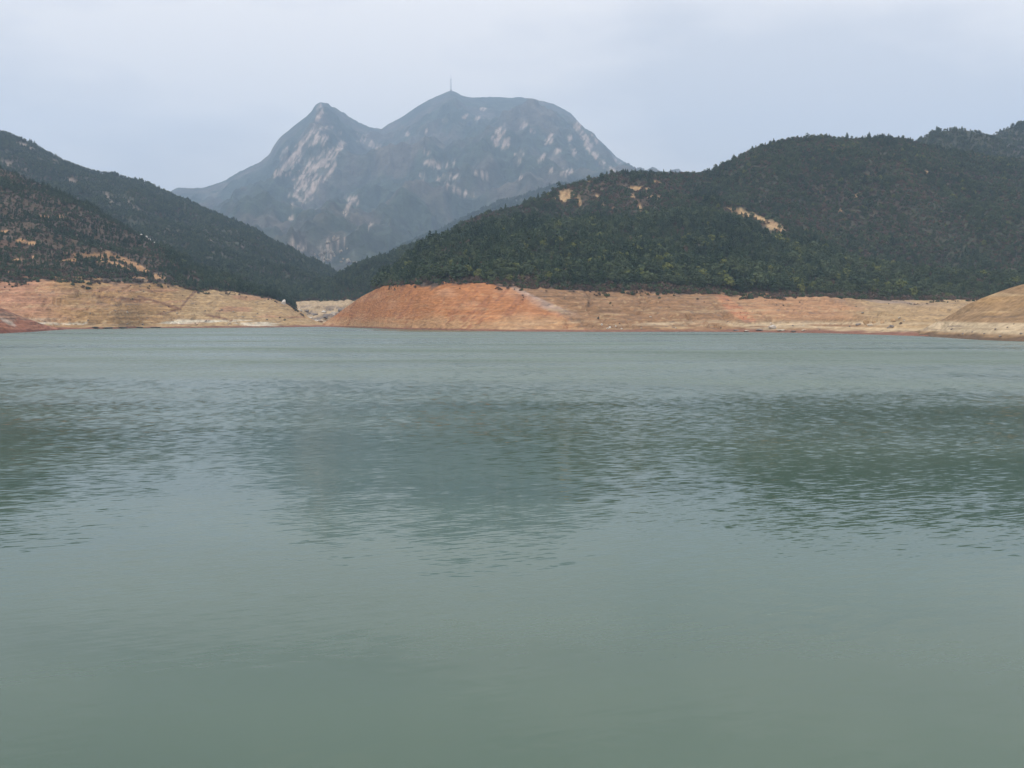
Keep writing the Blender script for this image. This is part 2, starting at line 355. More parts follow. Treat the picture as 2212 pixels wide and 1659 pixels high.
def bank_relief(seed, amp=1.0, lo=1.0, hi=2.0, step_h=2.4, terrace=1.5, slant=0.0):
    def f(x, y, z, T, px):
        w = sstep(T, lo + .02, lo + .15) * (1 - sstep(T, hi, hi + .1))
        ph = z / step_h + 0.7 * fbm(x / 40, y / 40, 2, seed)
        saw = (ph - np.floor(ph)); saw = sstep(saw, 0.0, 0.55) - saw      # flat treads, steeper risers
        terr = (terrace + 0.4 * (1 - sstep(z, 4, 7)) * (terrace > .3)) * step_h * 0.75 * saw * sstep(fbm(x / 25, z / 3, 3, seed + 4), -0.25, 0.35)
        xs_ = x + slant * z; gul = -2.4 * sstep(ridged(xs_ / 15 + 0.4 * fbm(x / 12, z / 5, 2, seed + 8), y / 70, 3, seed + 6), 0.72, 0.95) + 2.2 * fbm(xs_ / 16, y / 60, 3, seed + 12)
        return amp * w * (terr + gul + 0.95 * fbm(x / 6, y / 6, 4, seed + 1) + 1.5 * fbm(x / 30, y / 40, 3, seed + 2)) * (1 - 0.75 * sstep(T, hi - .2, hi)) \
            + 0.25 * amp * fbm(x / 11, y / 5, 3, seed + 3) * sstep(T, lo - .3, lo) * (1 - w)
    return f
TAN, ORANGE, BROWN, GREYP = (0.35, 0.215, 0.098), (0.36, 0.155, 0.063), (0.25, 0.142, 0.072), (0.215, 0.145, 0.104)

# ---- gorge side: valley hill behind the orange knoll
def e_relief(x, y, z, T, px):
    return bank_relief(51, 1.6)(x, y, z, T, px) + wood_relief(16, 3, 2.0, 3.0, 70, 53)(x, y, z, T, px)
def e_colour(P, T, px, rw):
    x, y, z = P[..., 0], P[..., 1], P[..., 2]
    base = np.zeros_like(P) + (0.43, 0.32, 0.20)
    base = lerpc(base, (0.17, 0.14, 0.125), 0.9 * sstep(fbm(x / 10, z / 2.5, 4, 57), 0.12, 0.3) * (1 - sstep(z, 13, 19)))
    base = lerpc(base, (0.55, 0.50, 0.43), sstep(fbm(x / 8, z / 1.5, 3, 59), 0.2, 0.4) * (1 - sstep(z, 3, 9)))
    bank = bank_soil(P, px, rw, base, 55)
    bank = lerpc(bank, (0.22, 0.125, 0.09), 1 - sstep(z, 0.8, 1.7))
    col = wood_colour(54)(P, T, px, rw)
    return lerpc(bank, FLOOR, sstep(T + 0.12 * fbm(x / 8, y / 8, 3, 58), 1.96, 2.04)) * (T < 2.1)[..., None] + col * (T >= 2.1)[..., None]
hill('gorge', 'valley_hill', 'wooded valley hill closing the gorge behind the orange knoll', 520, 1120, 2.4,
     [('base', [(520, -2.5, 40), (1120, -2.5, 40)]),
      ('shore', [(520, 705.2), (640, 705.0), (720, 704.8), (1120, 705)]),
      ('row', [(520, 652, 860), (620, 656, 880), (640, 652, 890), (700, 650, 910), (760, 649, 915), (830, 649, 900), (1120, 648, 880)]),
      ('row', [(520, 652, 930), (600, 652, 950), (620, 648, 960), (650, 633, 980), (697, 615, 1010), (742, 597, 1040), (783, 576, 1060), (858, 549, 1080), (900, 533, 1090), (960, 515, 1100), (1120, 505, 1100)]),
      ('back', [(520, .7, 200), (1120, .7, 200)])], [8, 70, 60, 8], e_relief, e_colour, (M_BANK, M_HILL))

# ---- left near hill with its tan bank
BARE_C = [(205, 552, 45, 4.5, 4), (262, 560, 40, 5, 24), (300, 578, 28, 6, 32), (215, 563, 40, 4, 8), (255, 572, 34, 4, 20), (345, 602, 16, 7, 20), (300, 603, 20, 5, 5), (100, 470, 14, 4, 10), (130, 468, 9, 3, -10), (45, 520, 10, 4, 0), (70, 525, 12, 4, 5), (35, 562, 9, 4, 0), (75, 556, 8, 3, 0), (240, 605, 40, 4, 0),
          (155, 562, 20, 3, -4), (10, 500, 9, 3, 0), (20, 590, 8, 2.5, 0)]
LC = {}
def c_relief(x, y, z, T, px):
    cut = -3.0 * blobs(px, project(np.stack([x, y, z], -1))[1], [(230, 560, 70, 7, 8), (290, 578, 40, 8, 30)], 0.0, 0.3)
    return (bank_relief(61, 1.35)(x, y, z, T, px) * (1 - sstep(px, 350, 470)) + bank_relief(77, 1.2, terrace=0.15, slant=1.7)(x, y, z, T, px) * sstep(px, 350, 470)) * (1 - sstep(px, 620, 690)) + wood_relief(14, 2.2, 2.0, 3.0, 60, 63)(x, y, z, T, px) + cut
def c_colour(P, T, px, rw):
    x, y, z = P[..., 0], P[..., 1], P[..., 2]
    base = np.zeros_like(P) + TAN
    base = lerpc(base, (0.40, 0.21, 0.125), (1 - sstep(px + 40 * fbm(x / 14, z / 5, 3, 65), 70, 170)) * sstep(rw, 720, 660))
    base = lerpc(base, (0.385, 0.262, 0.135), sstep(px, 330, 430))
    base = lerpc(base, (0.36, 0.20, 0.115), 0.8 * sstep(fbm(x / 20, z / 4, 3, 66), 0.2, 0.45))
    base = lerpc(base, (0.56, 0.49, 0.38), sstep(fbm(x / 18, z / 1.4, 3, 67), -0.1, 0.3) * (1 - sstep(z, 3.5, 6.5)))
    lines = [(300, 640, 388, 668), (388, 668, 410, 640), (410, 640, 425, 628), (388, 668, 340, 680), (440, 678, 500, 692), (200, 640, 330, 648), (330, 648, 385, 666)]
    d = np.full_like(px, 99.0)
    for (xa, ya, xb, yb) in lines:                                     # washed-out runnels
        vx, vy = xb - xa, yb - ya; t = np.clip(((px - xa) * vx + (rw - ya) * vy) / (vx * vx + vy * vy), 0, 1)
        d = np.minimum(d, np.hypot(px - xa - t * vx, rw - ya - t * vy))
    d = d + 2.2 * fbm(px / 6, rw / 5, 3, 68)
    base = lerpc(base, (0.20, 0.105, 0.06), 0.95 * (1 - sstep(d, 1.0, 3.4)))
    bank = bank_soil(P, px, rw, base, 62, pale=(0.50, 0.375, 0.215))
    col = wood_colour(64, base=(0.088, 0.064, 0.044))(P, T, px, rw)
    col = lerpc(col, (0.15, 0.075, 0.045), 0.5 * sstep(fbm(x / 16, y / 20, 4, 69), 0.2, 0.5) * sstep(rw, 470, 540) * (1 - sstep(px, 150, 330)))
    w = 0.5 * fbm(px / 9, rw / 6, 3, 71)
    m = blobs(px, rw, BARE_C, w, 0.45) * (T > 2); LC['bare'] = m
    col = lerpc(col, (0.35, 0.205, 0.10), m)
    end = sstep(px, 622, 640)
    col = col * (1 - end[..., None]) + (np.zeros_like(P) + (0.37, 0.25, 0.13)) * end[..., None]; bank_end = bank * end[..., None]
    bank = bank * 1.0
    T = T - 0.2 * end * (T < 2.06)
    return lerpc(bank, (0.075, 0.058, 0.045), sstep(T + 0.18 * fbm(x / 8, y / 8, 3, 72), 1.96, 2.05)) * (T < 2.06)[..., None] + col * (T >= 2.06)[..., None]
hill('left_near', 'hill', 'brownish hill dotted with young pines above the tan eroded bank', -330, 730, 2.1,
     [('base', [(-330, -2.5, 30), (730, -2.5, 30)]),
      ('shore', [(-330, 713), (0, 712), (150, 711), (250, 710), (300, 708.6), (420, 708), (560, 707.2), (690, 706), (730, 706)]),
      ('row', [(-330, 608, 500), (0, 612, 575), (130, 608, 605), (260, 610, 635), (350, 606, 665), (375, 613, 668), (400, 622, 672), (430, 629, 680), (460, 626, 688), (500, 630, 700), (540, 637, 715), (590, 646, 730), (620, 656, 738), (650, 680, 742), (680, 698, 745), (730, 705, 748)]),
      ('row', [(-330, 290, 930), (0, 362, 880), (40, 375), (80, 394), (110, 411), (150, 427), (185, 441), (250, 477), (300, 506), (350, 534), (400, 560, 860), (450, 585), (500, 610, 840), (540, 631, 830), (600, 649, 800), (650, 682, 770), (680, 700, 762), (730, 706, 760)]),
      ('back', [(-330, .5, 160), (540, .5, 120), (640, .25, 60), (730, .1, 40)])], [8, 105, 150, 10], c_relief, c_colour, (M_BANK, M_HILL))

# ---- big wooded hill with the orange knoll
BARE_D = [(1220, 422, 16, 13, -25), (1247, 428, 6, 5, 30), (1252, 440, 4, 9, -10), (1295, 383, 14, 4, -10), (1270, 390, 12, 3, -20), (1373, 407, 16, 6, 5), (1400, 411, 8, 5, 20), (1366, 422, 4, 6, -20), (1405, 425, 8, 3, -10), (1422, 428, 4, 8, -25), (1382, 448, 4, 12, -12), (1322, 452, 4, 6, 35), (1290, 424, 5, 3, 40), (1302, 440, 2.5, 8, -15), (1420, 394, 10, 3, 30), (1200, 428, 4, 3, 0),
          (1580, 453, 16, 4, 12), (1607, 462, 18, 7, 22), (1640, 474, 24, 8, 26), (1672, 488, 20, 9, 24), (1688, 498, 6, 6, 0), (1815, 457, 3, 6, -30), (2000, 372, 6, 3, 0), (1850, 423, 10, 3, -10)]
LD = {}
def d_relief(x, y, z, T, px):
    w1 = wood_relief(15, 2.5, 2.0, 3.0, 65, 83)(x, y, z, T, px) * (T <= 3)
    w2 = (62 * (ridged(x / 150, y / 260, 4, 85) - 0.55) + 3 * fbm(x / 18, y / 18, 3, 86)) * sstep(T, 3.0, 3.6) * (1 - 0.92 * sstep(T, 4.6, 5.0))
    right = sstep(px, 1650, 1900)
    w3 = 20 * (ridged(x / 80, y / 130, 4, 87) - 0.55) * right * sstep(T, 2.3, 2.9) * (1 - sstep(T, 3.2, 4))
    cut = -3.5 * blobs(px, project(np.stack([x, y, z], -1))[1], BARE_D, 0.4 * fbm(px / 8, z / 3, 3, 96), 0.3) * (T > 3.02) * (1 + 0.8 * fbm(x / 4, z / 6, 3, 88))
    flank = sstep(px, 800, 900)
    return bank_relief(81, 1.0)(x, y, z, T, px) * sstep(px, 1080, 1250) + bank_relief(89, 0.5, terrace=0.25, slant=-1.0)(x, y, z, T, px) * (1 - sstep(px, 1080, 1250)) * sstep(px, 700, 790) + (w1 + w2 + w3 + cut) * flank
def d_colour(P, T, px, rw):
    x, y, z = P[..., 0], P[..., 1], P[..., 2]
    n = fbm(x / 12, z / 5, 4, 90)
    base = np.zeros_like(P) + BROWN
    base = lerpc(base, GREYP, 0.8 * sstep(fbm(x / 22, z / 6, 3, 91), -0.05, 0.35) * sstep(z, 6, 12))
    base = lerpc(base, (0.36, 0.20, 0.105), sstep(px + 30 * n, 1560, 1640) * (1 - sstep(px + 60 * n, 1780, 1900)) * sstep(z, 4, 7))
    base = lerpc(base, (0.35, 0.24, 0.128), sstep(px + 60 * n, 1790, 1900))
    base = lerpc(base, (0.24, 0.18, 0.145), 0.8 * sstep(px, 1780, 1850) * sstep(fbm(x / 30, z / 2.2, 3, 92), 0.0, 0.3) * sstep(z, 9, 15))
    knoll = 1 - sstep(px - (1098 + (rw - 617) * 1.75) + 16 * n, -14, 12)                # the orange promontory
    o = np.zeros_like(P) + ORANGE
    o = lerpc(o, (0.43, 0.225, 0.12), 0.7 * sstep(fbm(x / 16, z / 6, 3, 93), -0.1, 0.4))
    o = lerpc(o, (0.38, 0.225, 0.115), 0.85 * (1 - sstep(z + 3 * n, 2.5, 8.5)))
    o = lerpc(o, (0.27, 0.115, 0.055), 0.8 * sstep(fbm((x - 0.8 * z) / 3.0, z / 7, 3, 99), 0.25, 0.5))
    base = base * (1 - knoll[..., None]) + o * knoll[..., None]
    # pale diagonal track running down beside the orange knoll
    t = (rw - 617) / 58.0; cx_ = 1098 + 92 * t + 14 * t * t; wd = 6 + 20 * np.clip(t, 0, 1.3)
    tr = (1 - sstep(np.abs(px - cx_ - 6) + 3 * n, wd * 0.75, wd * 1.2)) * (1 - sstep(t, 0.75, 1.25)) * (t > -0.1)
    base = lerpc(base, (0.36, 0.255, 0.20), 0.9 * tr)
    # orange slip
    t2 = (rw - 634) / 70.0; c2 = 1552 + 78 * t2; w2 = 12 + 10 * np.sin(np.clip(t2, 0, 1) * math.pi)
    sl = (1 - sstep(np.abs(px - c2) + 6 * n, w2 * 0.7, w2 * 1.25)) * sstep(t2, 0.0, 0.1) * (1 - sstep(t2, 0.85, 1.0))
    base = lerpc(base, (0.38, 0.165, 0.085), 0.9 * sl)
    base = lerpc(base, (0.46, 0.355, 0.23), 0.85 * sstep(fbm(x / 26, z / 1.3, 3, 94), -0.05, 0.35) * (1 - sstep(z, 3.2, 5.2)) * sstep(px, 1000, 1200))
    bank = bank_soil(P, px, rw, base, 82, strata=0.65)
    bank = bank * (1 - 0.6 * knoll[..., None]) + lerpc(o * (1 + 0.30 * fbm(x / 4, y / 9, 4, 95)[..., None]), (0.20, 0.095, 0.065), 1 - sstep(z, .4, 1.0)) * 0.6 * knoll[..., None]
    col = wood_colour(84)(P, T, px, rw)
    m = blobs(px, rw, BARE_D, 0.45 * fbm(px / 8, rw / 6, 3, 96), 0.4) * (T > 3.02); LD['bare'] = m
    brown = blobs(px, rw, [(1330, 415, 130, 32, 4)], 0.4 * fbm(px / 20, rw / 14, 3, 97), 0.5) * (T > 3.2); LD['brown'] = brown
    col = lerpc(col, (0.11, 0.078, 0.058), 0.8 * brown)
    sc_ = np.zeros_like(P) + (0.43, 0.29, 0.155)
    sc_ = lerpc(sc_, (0.24, 0.145, 0.08), sstep(fbm(x / 3.5, z / 7, 3, 79), 0.05, 0.4))
    col = col * (1 - m[..., None]) + sc_ * m[..., None]
    end = 1 - sstep(px, 800, 822)
    col = lerpc(col, ORANGE, end); T = T - 0.2 * end * (T < 2.06)
    return lerpc(bank, (0.085, 0.062, 0.050), sstep(T + 0.16 * fbm(x / 8, y / 8, 3, 98), 1.96, 2.04)) * (T < 2.06)[..., None] + col * (T >= 2.06)[..., None]
hill('right', 'hill', 'big dark wooded hill rising behind the orange and tan far bank', 690, 2620, 2.5,
     [('base', [(690, -2.5, 25), (2620, -2.5, 25)]),
      ('shore', [(690, 705.5), (700, 706), (760, 707), (850, 711), (1000, 714), (1100, 716), (1300, 717), (1500, 716.5), (1660, 718), (1800, 720), (1950, 725), (2100, 730), (2620, 738)]),
      ('row', [(690, 705, 745), (700, 700, 735), (740, 669, 690), (780, 641, 640), (828, 617, 590), (860, 615, 560), (900, 614, 530), (960, 613, 515), (1040, 612, 512), (1090, 617, 515), (1150, 622, 520), (1250, 626, 530), (1350, 629, 540), (1450, 631, 550), (1550, 634, 560), (1600, 638, 570), (1700, 640, 580), (1800, 643, 590), (1900, 646, 600), (2000, 648, 610), (2100, 648, 620), (2620, 640, 640)]),
      ('row', [(690, 705.2, 765), (740, 670, 725), (780, 644, 690), (828, 615, 650), (845, 600, 650), (870, 580, 655), (886, 560, 660), (934, 536, 680), (990, 515, 700), (1050, 498, 720), (1110, 489, 740), (1162, 486, 760), (1300, 483, 780), (1389, 480, 790), (1480, 470, 800), (1540, 464, 800), (1565, 470, 790), (1600, 487, 770), (1690, 528, 740), (1760, 560, 720), (1850, 590, 700), (1950, 612, 690), (2050, 620, 690), (2620, 600, 700)]),
      ('row', [(690, 705.4, 800), (740, 680, 780), (780, 665, 770), (828, 645, 760), (886, 585, 760), (934, 548, 770), (1110, 500, 840), (1389, 492, 890), (1540, 476, 890), (1600, 482, 870), (1690, 508, 840), (1760, 532, 820), (1850, 562, 800), (2050, 595, 790), (2620, 570, 790)]),
      ('row', [(690, 705.6, 840), (780, 680, 840), (830, 655, 850), (900, 565, 870), (934, 525, 890), (964, 508, 900), (1012, 476), (1050, 458), (1125, 445), (1161, 433), (1185, 416), (1200, 406), (1230, 400), (1260, 391), (1290, 384), (1320, 376), (1380, 373), (1440, 374), (1500, 376), (1530, 372), (1550, 362), (1600, 338), (1640, 320), (1680, 307), (1720, 301), (1780, 299), (1850, 300), (1900, 299), (1950, 301), (1968, 303), (1990, 310), (2050, 328), (2200, 348), (2620, 360, 1180)]),
      ('back', [(690, .8, 120), (900, .7, 150), (2620, .7, 200)])], [8, 105, 110, 24, 120, 8], d_relief, d_colour, (M_BANK, M_HILL))

# ---- two hills looking over its shoulder
hill('right_mid', 'hill', 'dark rounded wooded hill with a tufted skyline behind the big hill', 1830, 2720, 4,
     [('row', [(1830, 470, 1220), (2720, 470, 1220)]),
      ('row', [(1830, 366, 1380), (1950, 316), (1980, 302), (2000, 290), (2040, 278), (2080, 275), (2120, 285), (2140, 293), (2200, 322), (2350, 335), (2720, 350, 1380)]),
      ('back', [(1830, .7, 200), (2720, .7, 200)])], [60, 6], wood_relief(16, 3, 0, 1, 90, 103), wood_colour(104), M_HILL)
hill('right_far', 'hill', 'dark wooded hilltop rising out of frame behind the rounded hill', 1980, 2760, 4,
     [('row', [(1980, 400, 1430), (2760, 400, 1430)]),
      ('row', [(1980, 352, 1620), (2140, 294), (2170, 276), (2212, 262), (2300, 232), (2450, 225), (2760, 265, 1620)]),
      ('back', [(1980, .7, 200), (2760, .7, 200)])], [50, 6], wood_relief(16, 3, 0, 1, 90, 113), wood_colour(114), M_HILL)

# ---- near bank on the right and red spit on the left
def f_relief(x, y, z, T, px):
    return (bank_relief(121, 0.45, 1.0, 2.6, 2.0, 0.15, -1.6)(x, y, z, T, px)) * (1 - 0.8 * sstep(T, 1.7, 2.0))
def f_colour(P, T, px, rw):
    x, y, z = P[..., 0], P[..., 1], P[..., 2]
    base = np.zeros_like(P) + (0.255, 0.165, 0.090)
    base = lerpc(base, (0.40, 0.245, 0.105), 0.85 * sstep(fbm((x - 2.2 * z) / 9, z / 9, 4, 123), 0.1, 0.4))
    base = lerpc(base, (0.23, 0.165, 0.11), 0.8 * sstep(fbm((x - 2.0 * z) / 7, z / 7, 4, 124), 0.08, 0.4) * sstep(z, 4, 7))
    base = lerpc(base, (0.47, 0.37, 0.245), 0.9 * sstep(fbm(x / 18, z / 1.6, 3, 125), -0.2, 0.25) * sstep(z, 1.0, 2.0) * (1 - sstep(z, 3.8, 5.4)))
    return bank_soil(P, px, rw, base, 122, wet=(0.13, 0.085, 0.055), strata=0.15)
hill('right_bank', 'bank', 'olive-tan bare bank jutting into the water at the frame edge, opposite the red spit', 1930, 2750, 2.0,
     [('base', [(1930, -2.0, 12), (2750, -2.0, 12)]),
      ('shore', [(1930, 723.0), (1955, 723.6), (2000, 727), (2050, 730), (2130, 735), (2212, 738), (2400, 745), (2750, 758)]),
      ('row', [(1930, 722.6, 348), (1955, 722, 342), (1975, 716, 330), (2000, 707, 320), (2060, 675, 302), (2090, 656, 297), (2140, 635, 290), (2180, 621, 285), (2212, 612, 281), (2300, 592, 270), (2750, 560, 250)]),
      ('back', [(1930, -1, 25), (1990, .3, 30), (2100, .7, 40), (2750, .8, 50)])], [8, 110, 10], f_relief, f_colour, M_BANK)
def g_colour(P, T, px, rw):
    x, y, z = P[..., 0], P[..., 1], P[..., 2]
    base = np.zeros_like(P) + (0.33, 0.145, 0.090)
    base = lerpc(base, (0.26, 0.165, 0.115), 0.85 * sstep(fbm((x + 2 * z) / 8, z / 3, 3, 133), -0.05, 0.35) * sstep(z, 2, 4))
    base = lerpc(base, (0.46, 0.36, 0.29), blobs(px, rw, [(12, 693, 26, 4, 28)], 0.5 * fbm(px / 6, rw / 5, 3, 134), 0.5))
    return bank_soil(P, px, rw, base, 132, wet=(0.21, 0.085, 0.058), pale=(0.44, 0.25, 0.16), strata=0.9)
hill('left_spit', 'bank', 'low red-brown spit of bare soil running into the water at the frame edge', -330, 162, 1.6,
     [('base', [(-330, -2.0, 14), (162, -2.0, 14)]),
      ('shore', [(-330, 735), (0, 720), (60, 717.5), (100, 714.5), (130, 712.6), (150, 711.6), (162, 711.3)]),
      ('row', [(-330, 590, 330), (0, 663, 405), (20, 672, 415), (60, 688, 440), (95, 701, 475), (125, 708, 508), (150, 711.0, 528), (162, 711.2, 534)]),
      ('back', [(-330, .5, 40), (0, .2, 40), (162, -1, 15)])], [8, 70, 8], lambda x, y, z, T, px: bank_relief(131, 0.6, 1.0, 2.6, 1.6)(x, y, z, T, px) * (1 - 0.8 * sstep(T, 1.7, 2.0)), g_colour, M_BANK)

# ---- ground sheet under everything, and the water
me = mesh_from('ground', [(-6400, -90, -3.2), (6400, -90, -3.2), (6400, 8500, -3.2), (-6400, 8500, -3.2)], [(0, 1, 2, 3)], plain_mat('lake_bed', (0.12, 0.09, 0.06), (0.2, 0.15, 0.1), 0.05))
tag(link(bpy.data.objects.new('ground', me)), 'brown ground under the reservoir and the hills', kind='structure')

def water_mat():
    m, nt, N, L, b = new_mat('reservoir_water')
    ge = N.new('ShaderNodeNewGeometry')
    sp = N.new('ShaderNodeSeparateXYZ'); L.new(ge.outputs['Position'], sp.inputs[0])
    def noise(scale, rot, detail, src=None, rough=0.5, dist=0.0, loc=(0, 0, 0)):
        mp = N.new('ShaderNodeMapping'); mp.vector_type = 'TEXTURE'
        mp.inputs['Rotation'].default_value = (0, 0, R(rot)); mp.inputs['Scale'].default_value = scale; mp.inputs['Location'].default_value = loc
        L.new(ge.outputs['Position'], mp.inputs['Vector'])
        n = N.new('ShaderNodeTexNoise'); n.inputs['Scale'].default_value = 1; n.inputs['Detail'].default_value = detail; n.inputs['Roughness'].default_value = rough; n.inputs['Distortion'].default_value = dist
        L.new(mp.outputs[0], n.inputs['Vector'])
        return n
    def math_(op, a, c, d=None):
        k = N.new('ShaderNodeMath'); k.operation = op
        for i, v in enumerate((a, c, d)):
            if v is None: continue
            if isinstance(v, (int, float)): k.inputs[i].default_value = v
            else: L.new(v, k.inputs[i])
        return k.outputs[0]
    def rng(v, a, c, d, e, smooth=True):
        k = N.new('ShaderNodeMapRange'); k.interpolation_type = 'SMOOTHSTEP' if smooth else 'LINEAR'
        k.inputs['From Min'].default_value = a; k.inputs['From Max'].default_value = c; k.inputs['To Min'].default_value = d; k.inputs['To Max'].default_value = e
        L.new(v, k.inputs[0]); return k.outputs[0]
    # where the breeze ruffles the surface: wide streaks; calm water close in by the dam
    gust = noise((70, 26, 1), 6, 2, loc=(7, 3, 0)).outputs['Fac']
    gust2 = noise((260, 80, 1), -3, 2, loc=(31, 9, 0)).outputs['Fac']
    wind = math_('ADD', math_('MULTIPLY', gust, 0.55), math_('MULTIPLY', gust2, 0.65))
    wind = rng(wind, 0.45, 0.75, 0.50, 1.4)
    near = rng(sp.outputs[1], 10, 26, 0.48, 1.0)
    amp = math_('MULTIPLY', wind, near)
    # long-crested wavelets, cross chop, fine ripple
    w1 = noise((0.9, 0.13, 1), 24, 3, dist=0.35).outputs['Fac']
    w2 = noise((0.75, 0.125, 1), -10, 2, dist=0.3, loc=(5, 5, 0)).outputs['Fac']
    c3 = noise((0.42, 0.28, 1), 8, 3).outputs['Color']
    w4 = noise((14, 2.6, 1), 16, 2, loc=(2, 8, 0)).outputs['Fac']
    s1 = math_('MULTIPLY', math_('SUBTRACT', w1, 0.5), 0.20)
    s2 = math_('MULTIPLY', math_('SUBTRACT', w2, 0.5), 0.11)
    s4 = math_('MULTIPLY', math_('SUBTRACT', w4, 0.5), 0.05)
    sc3 = N.new('ShaderNodeSeparateXYZ'); L.new(c3, sc3.inputs[0])
    far = rng(sp.outputs[1], 22, 70, 0.3, 2.6)
    c5 = noise((1.0, 2.4, 1), 10, 6, rough=0.75, loc=(4, 4, 0)).outputs['Color']
    sc5 = N.new('ShaderNodeSeparateXYZ'); L.new(c5, sc5.inputs[0])
    far5 = rng(sp.outputs[1], 30, 110, 0.0, 0.6)
    x5 = math_('MULTIPLY', math_('SUBTRACT', sc5.outputs[0], 0.5), math_('MULTIPLY', far5, 0.6))
    y5 = math_('MULTIPLY', math_('SUBTRACT', sc5.outputs[1], 0.5), far5)
    cx_ = math_('MULTIPLY', math_('MULTIPLY', math_('SUBTRACT', sc3.outputs[0], 0.5), 0.12), far)
    cy_ = math_('MULTIPLY', math_('MULTIPLY', math_('SUBTRACT', sc3.outputs[1], 0.5), 0.14), far)
    sx = math_('ADD', math_('ADD', math_('MULTIPLY', s1, -math.sin(R(24))), math_('MULTIPLY', s2, math.sin(R(10)))), math_('ADD', cx_, x5))
    sy = math_('ADD', math_('ADD', math_('MULTIPLY', s1, math.cos(R(24))), math_('MULTIPLY', s2, math.cos(R(10)))), math_('ADD', math_('ADD', cy_, y5), math_('ADD', s4, rng(sp.outputs[1], 28, 115, 0.0, -0.15))))
    cb = N.new('ShaderNodeCombineXYZ')
    L.new(math_('MULTIPLY', sx, amp), cb.inputs[0]); L.new(math_('MULTIPLY', sy, amp), cb.inputs[1]); cb.inputs[2].default_value = 1
    nm = N.new('ShaderNodeVectorMath'); nm.operation = 'NORMALIZE'; L.new(cb.outputs[0], nm.inputs[0])
    L.new(nm.outputs[0], b.inputs['Normal'])
    cl = noise((40, 14, 1), 0, 3).outputs['Fac']                      # faint drifts of silt
    mx = N.new('ShaderNodeMix'); mx.data_type = 'RGBA'; mx.inputs[6].default_value = (0.044, 0.080, 0.055, 1); mx.inputs[7].default_value = (0.064, 0.104, 0.072, 1)
    L.new(rng(cl, 0.35, 0.65, 0, 1), mx.inputs[0]); L.new(mx.outputs[2], b.inputs['Base Color'])
    ro = math_('MULTIPLY', math_('MINIMUM', math_('MAXIMUM', math_('MULTIPLY', math_('LOGARITHM', math_('DIVIDE', sp.outputs[1], 19.0), 2.718), 0.17), 0.05), 0.30), rng(wind, 0.3, 1.5, 0.55, 1.15))
    L.new(ro, b.inputs['Roughness']); b.inputs['IOR'].default_value = 1.333
    return m
me = mesh_from('water', [(-900, -80, 0), (900, -80, 0), (900, 760, 0), (-900, 760, 0)], [(0, 1, 2, 3)], water_mat())
tag(link(bpy.data.objects.new('water', me)), 'grey-green rippled reservoir water filling the lower half', kind='structure')

# ------------------------------------------------------------------ plants
def quads(centres, normals_, sizes, rng_, asp=0.7):
    V, Fc = [], []
    for c, n, s in zip(centres, normals_, sizes):
        n = n / (np.linalg.norm(n) + 1e-6)
        a = np.cross(n, (0.3, 0.2, 1.0)); a /= np.linalg.norm(a) + 1e-6
        t = rng_.uniform(0, math.pi * 2); b_ = np.cross(n, a); u = a * math.cos(t) + b_ * math.sin(t); v = np.cross(n, u)
        k = len(V)
        for (p, q) in ((-1, -.55), (.1, -1), (1, .1), (.25, .9), (-.8, .55)):
            V.append(c + u * s * p * rng_.uniform(.75, 1.2) + v * s * asp * q * rng_.uniform(.75, 1.2))
        Fc.append((k, k + 1, k + 2, k + 3, k + 4))
    return V, Fc
def tube(V, Fc, pts, rad, n=5):
    k0 = len(V)
    for (p, r) in zip(pts, rad):
        for i in range(n):
            a = 2 * math.pi * i / n; V.append(np.array([p[0] + r * math.cos(a), p[1] + r * math.sin(a), p[2]]))
    for j in range(len(pts) - 1):
        for i in range(n):
            a, b_ = k0 + j * n + i, k0 + j * n + (i + 1) % n
            Fc.append((a, b_, b_ + n, a + n))
def pine_meshes(seed, h=7.0, spread_=0.25, whorls=10, low=0.14):
    g = np.random.default_rng(seed)
    TV, TF = [], []
    bend = g.normal(0, .12, 2)
    tube(TV, TF, [(0, 0, -.6), (bend[0] * .3, bend[1] * .3, h * .4), (bend[0], bend[1], h * .75), (bend[0] * .8, bend[1] * .8, h * .97)], [.13, .10, .06, .015])
    C, Nn, S = [], [], []
    for w in range(whorls):
        t = w / (whorls - 1); z = h * (low + (0.95 - low) * t)
        Lb = h * spread_ * ((1 - t) ** 0.75 * (0.75 + 0.35 * g.random()) + 0.06)
        nb = 6 if t < .8 else 4
        a0 = g.uniform(0, 6.28)
        for k in range(nb):
            a = a0 + 2 * math.pi * k / nb + g.normal(0, .25); L_ = Lb * g.uniform(.65, 1.2)
            for q in (.35, .7, 1.0):
                if q < .5 and t > .7: continue
                r = L_ * q; c = np.array([math.cos(a) * r + bend[0] * t, math.sin(a) * r + bend[1] * t, z + r * .22 + g.normal(0, .12)])
                for rep in range(2):
                    n = np.array([math.cos(a) * .5, math.sin(a) * .5, .8]) + g.normal(0, .55, 3)
                    C.append(c + g.normal(0, .14, 3)); Nn.append(n); S.append(h * .062 * g.uniform(.7, 1.25) * (1.1 - .35 * t))
            if t < .75:
                i0 = len(TV); e = np.array([math.cos(a) * L_ * .8, math.sin(a) * L_ * .8, z + L_ * .18]); s_ = np.array([bend[0] * t, bend[1] * t, z])
                up = np.array([0, 0, .035]); TV += [s_ - up, s_ + up, e]; TF.append((i0, i0 + 1, i0 + 2))
    for _ in range(5):
        C.append(np.array([bend[0] * .8, bend[1] * .8, h * g.uniform(.93, 1.0)])); Nn.append(g.normal(0, 1, 3) * (1, 1, .3)); S.append(h * .045)
    V, Fc = quads(C, Nn, S, g, .6)
    return (TV, TF), (V, Fc)
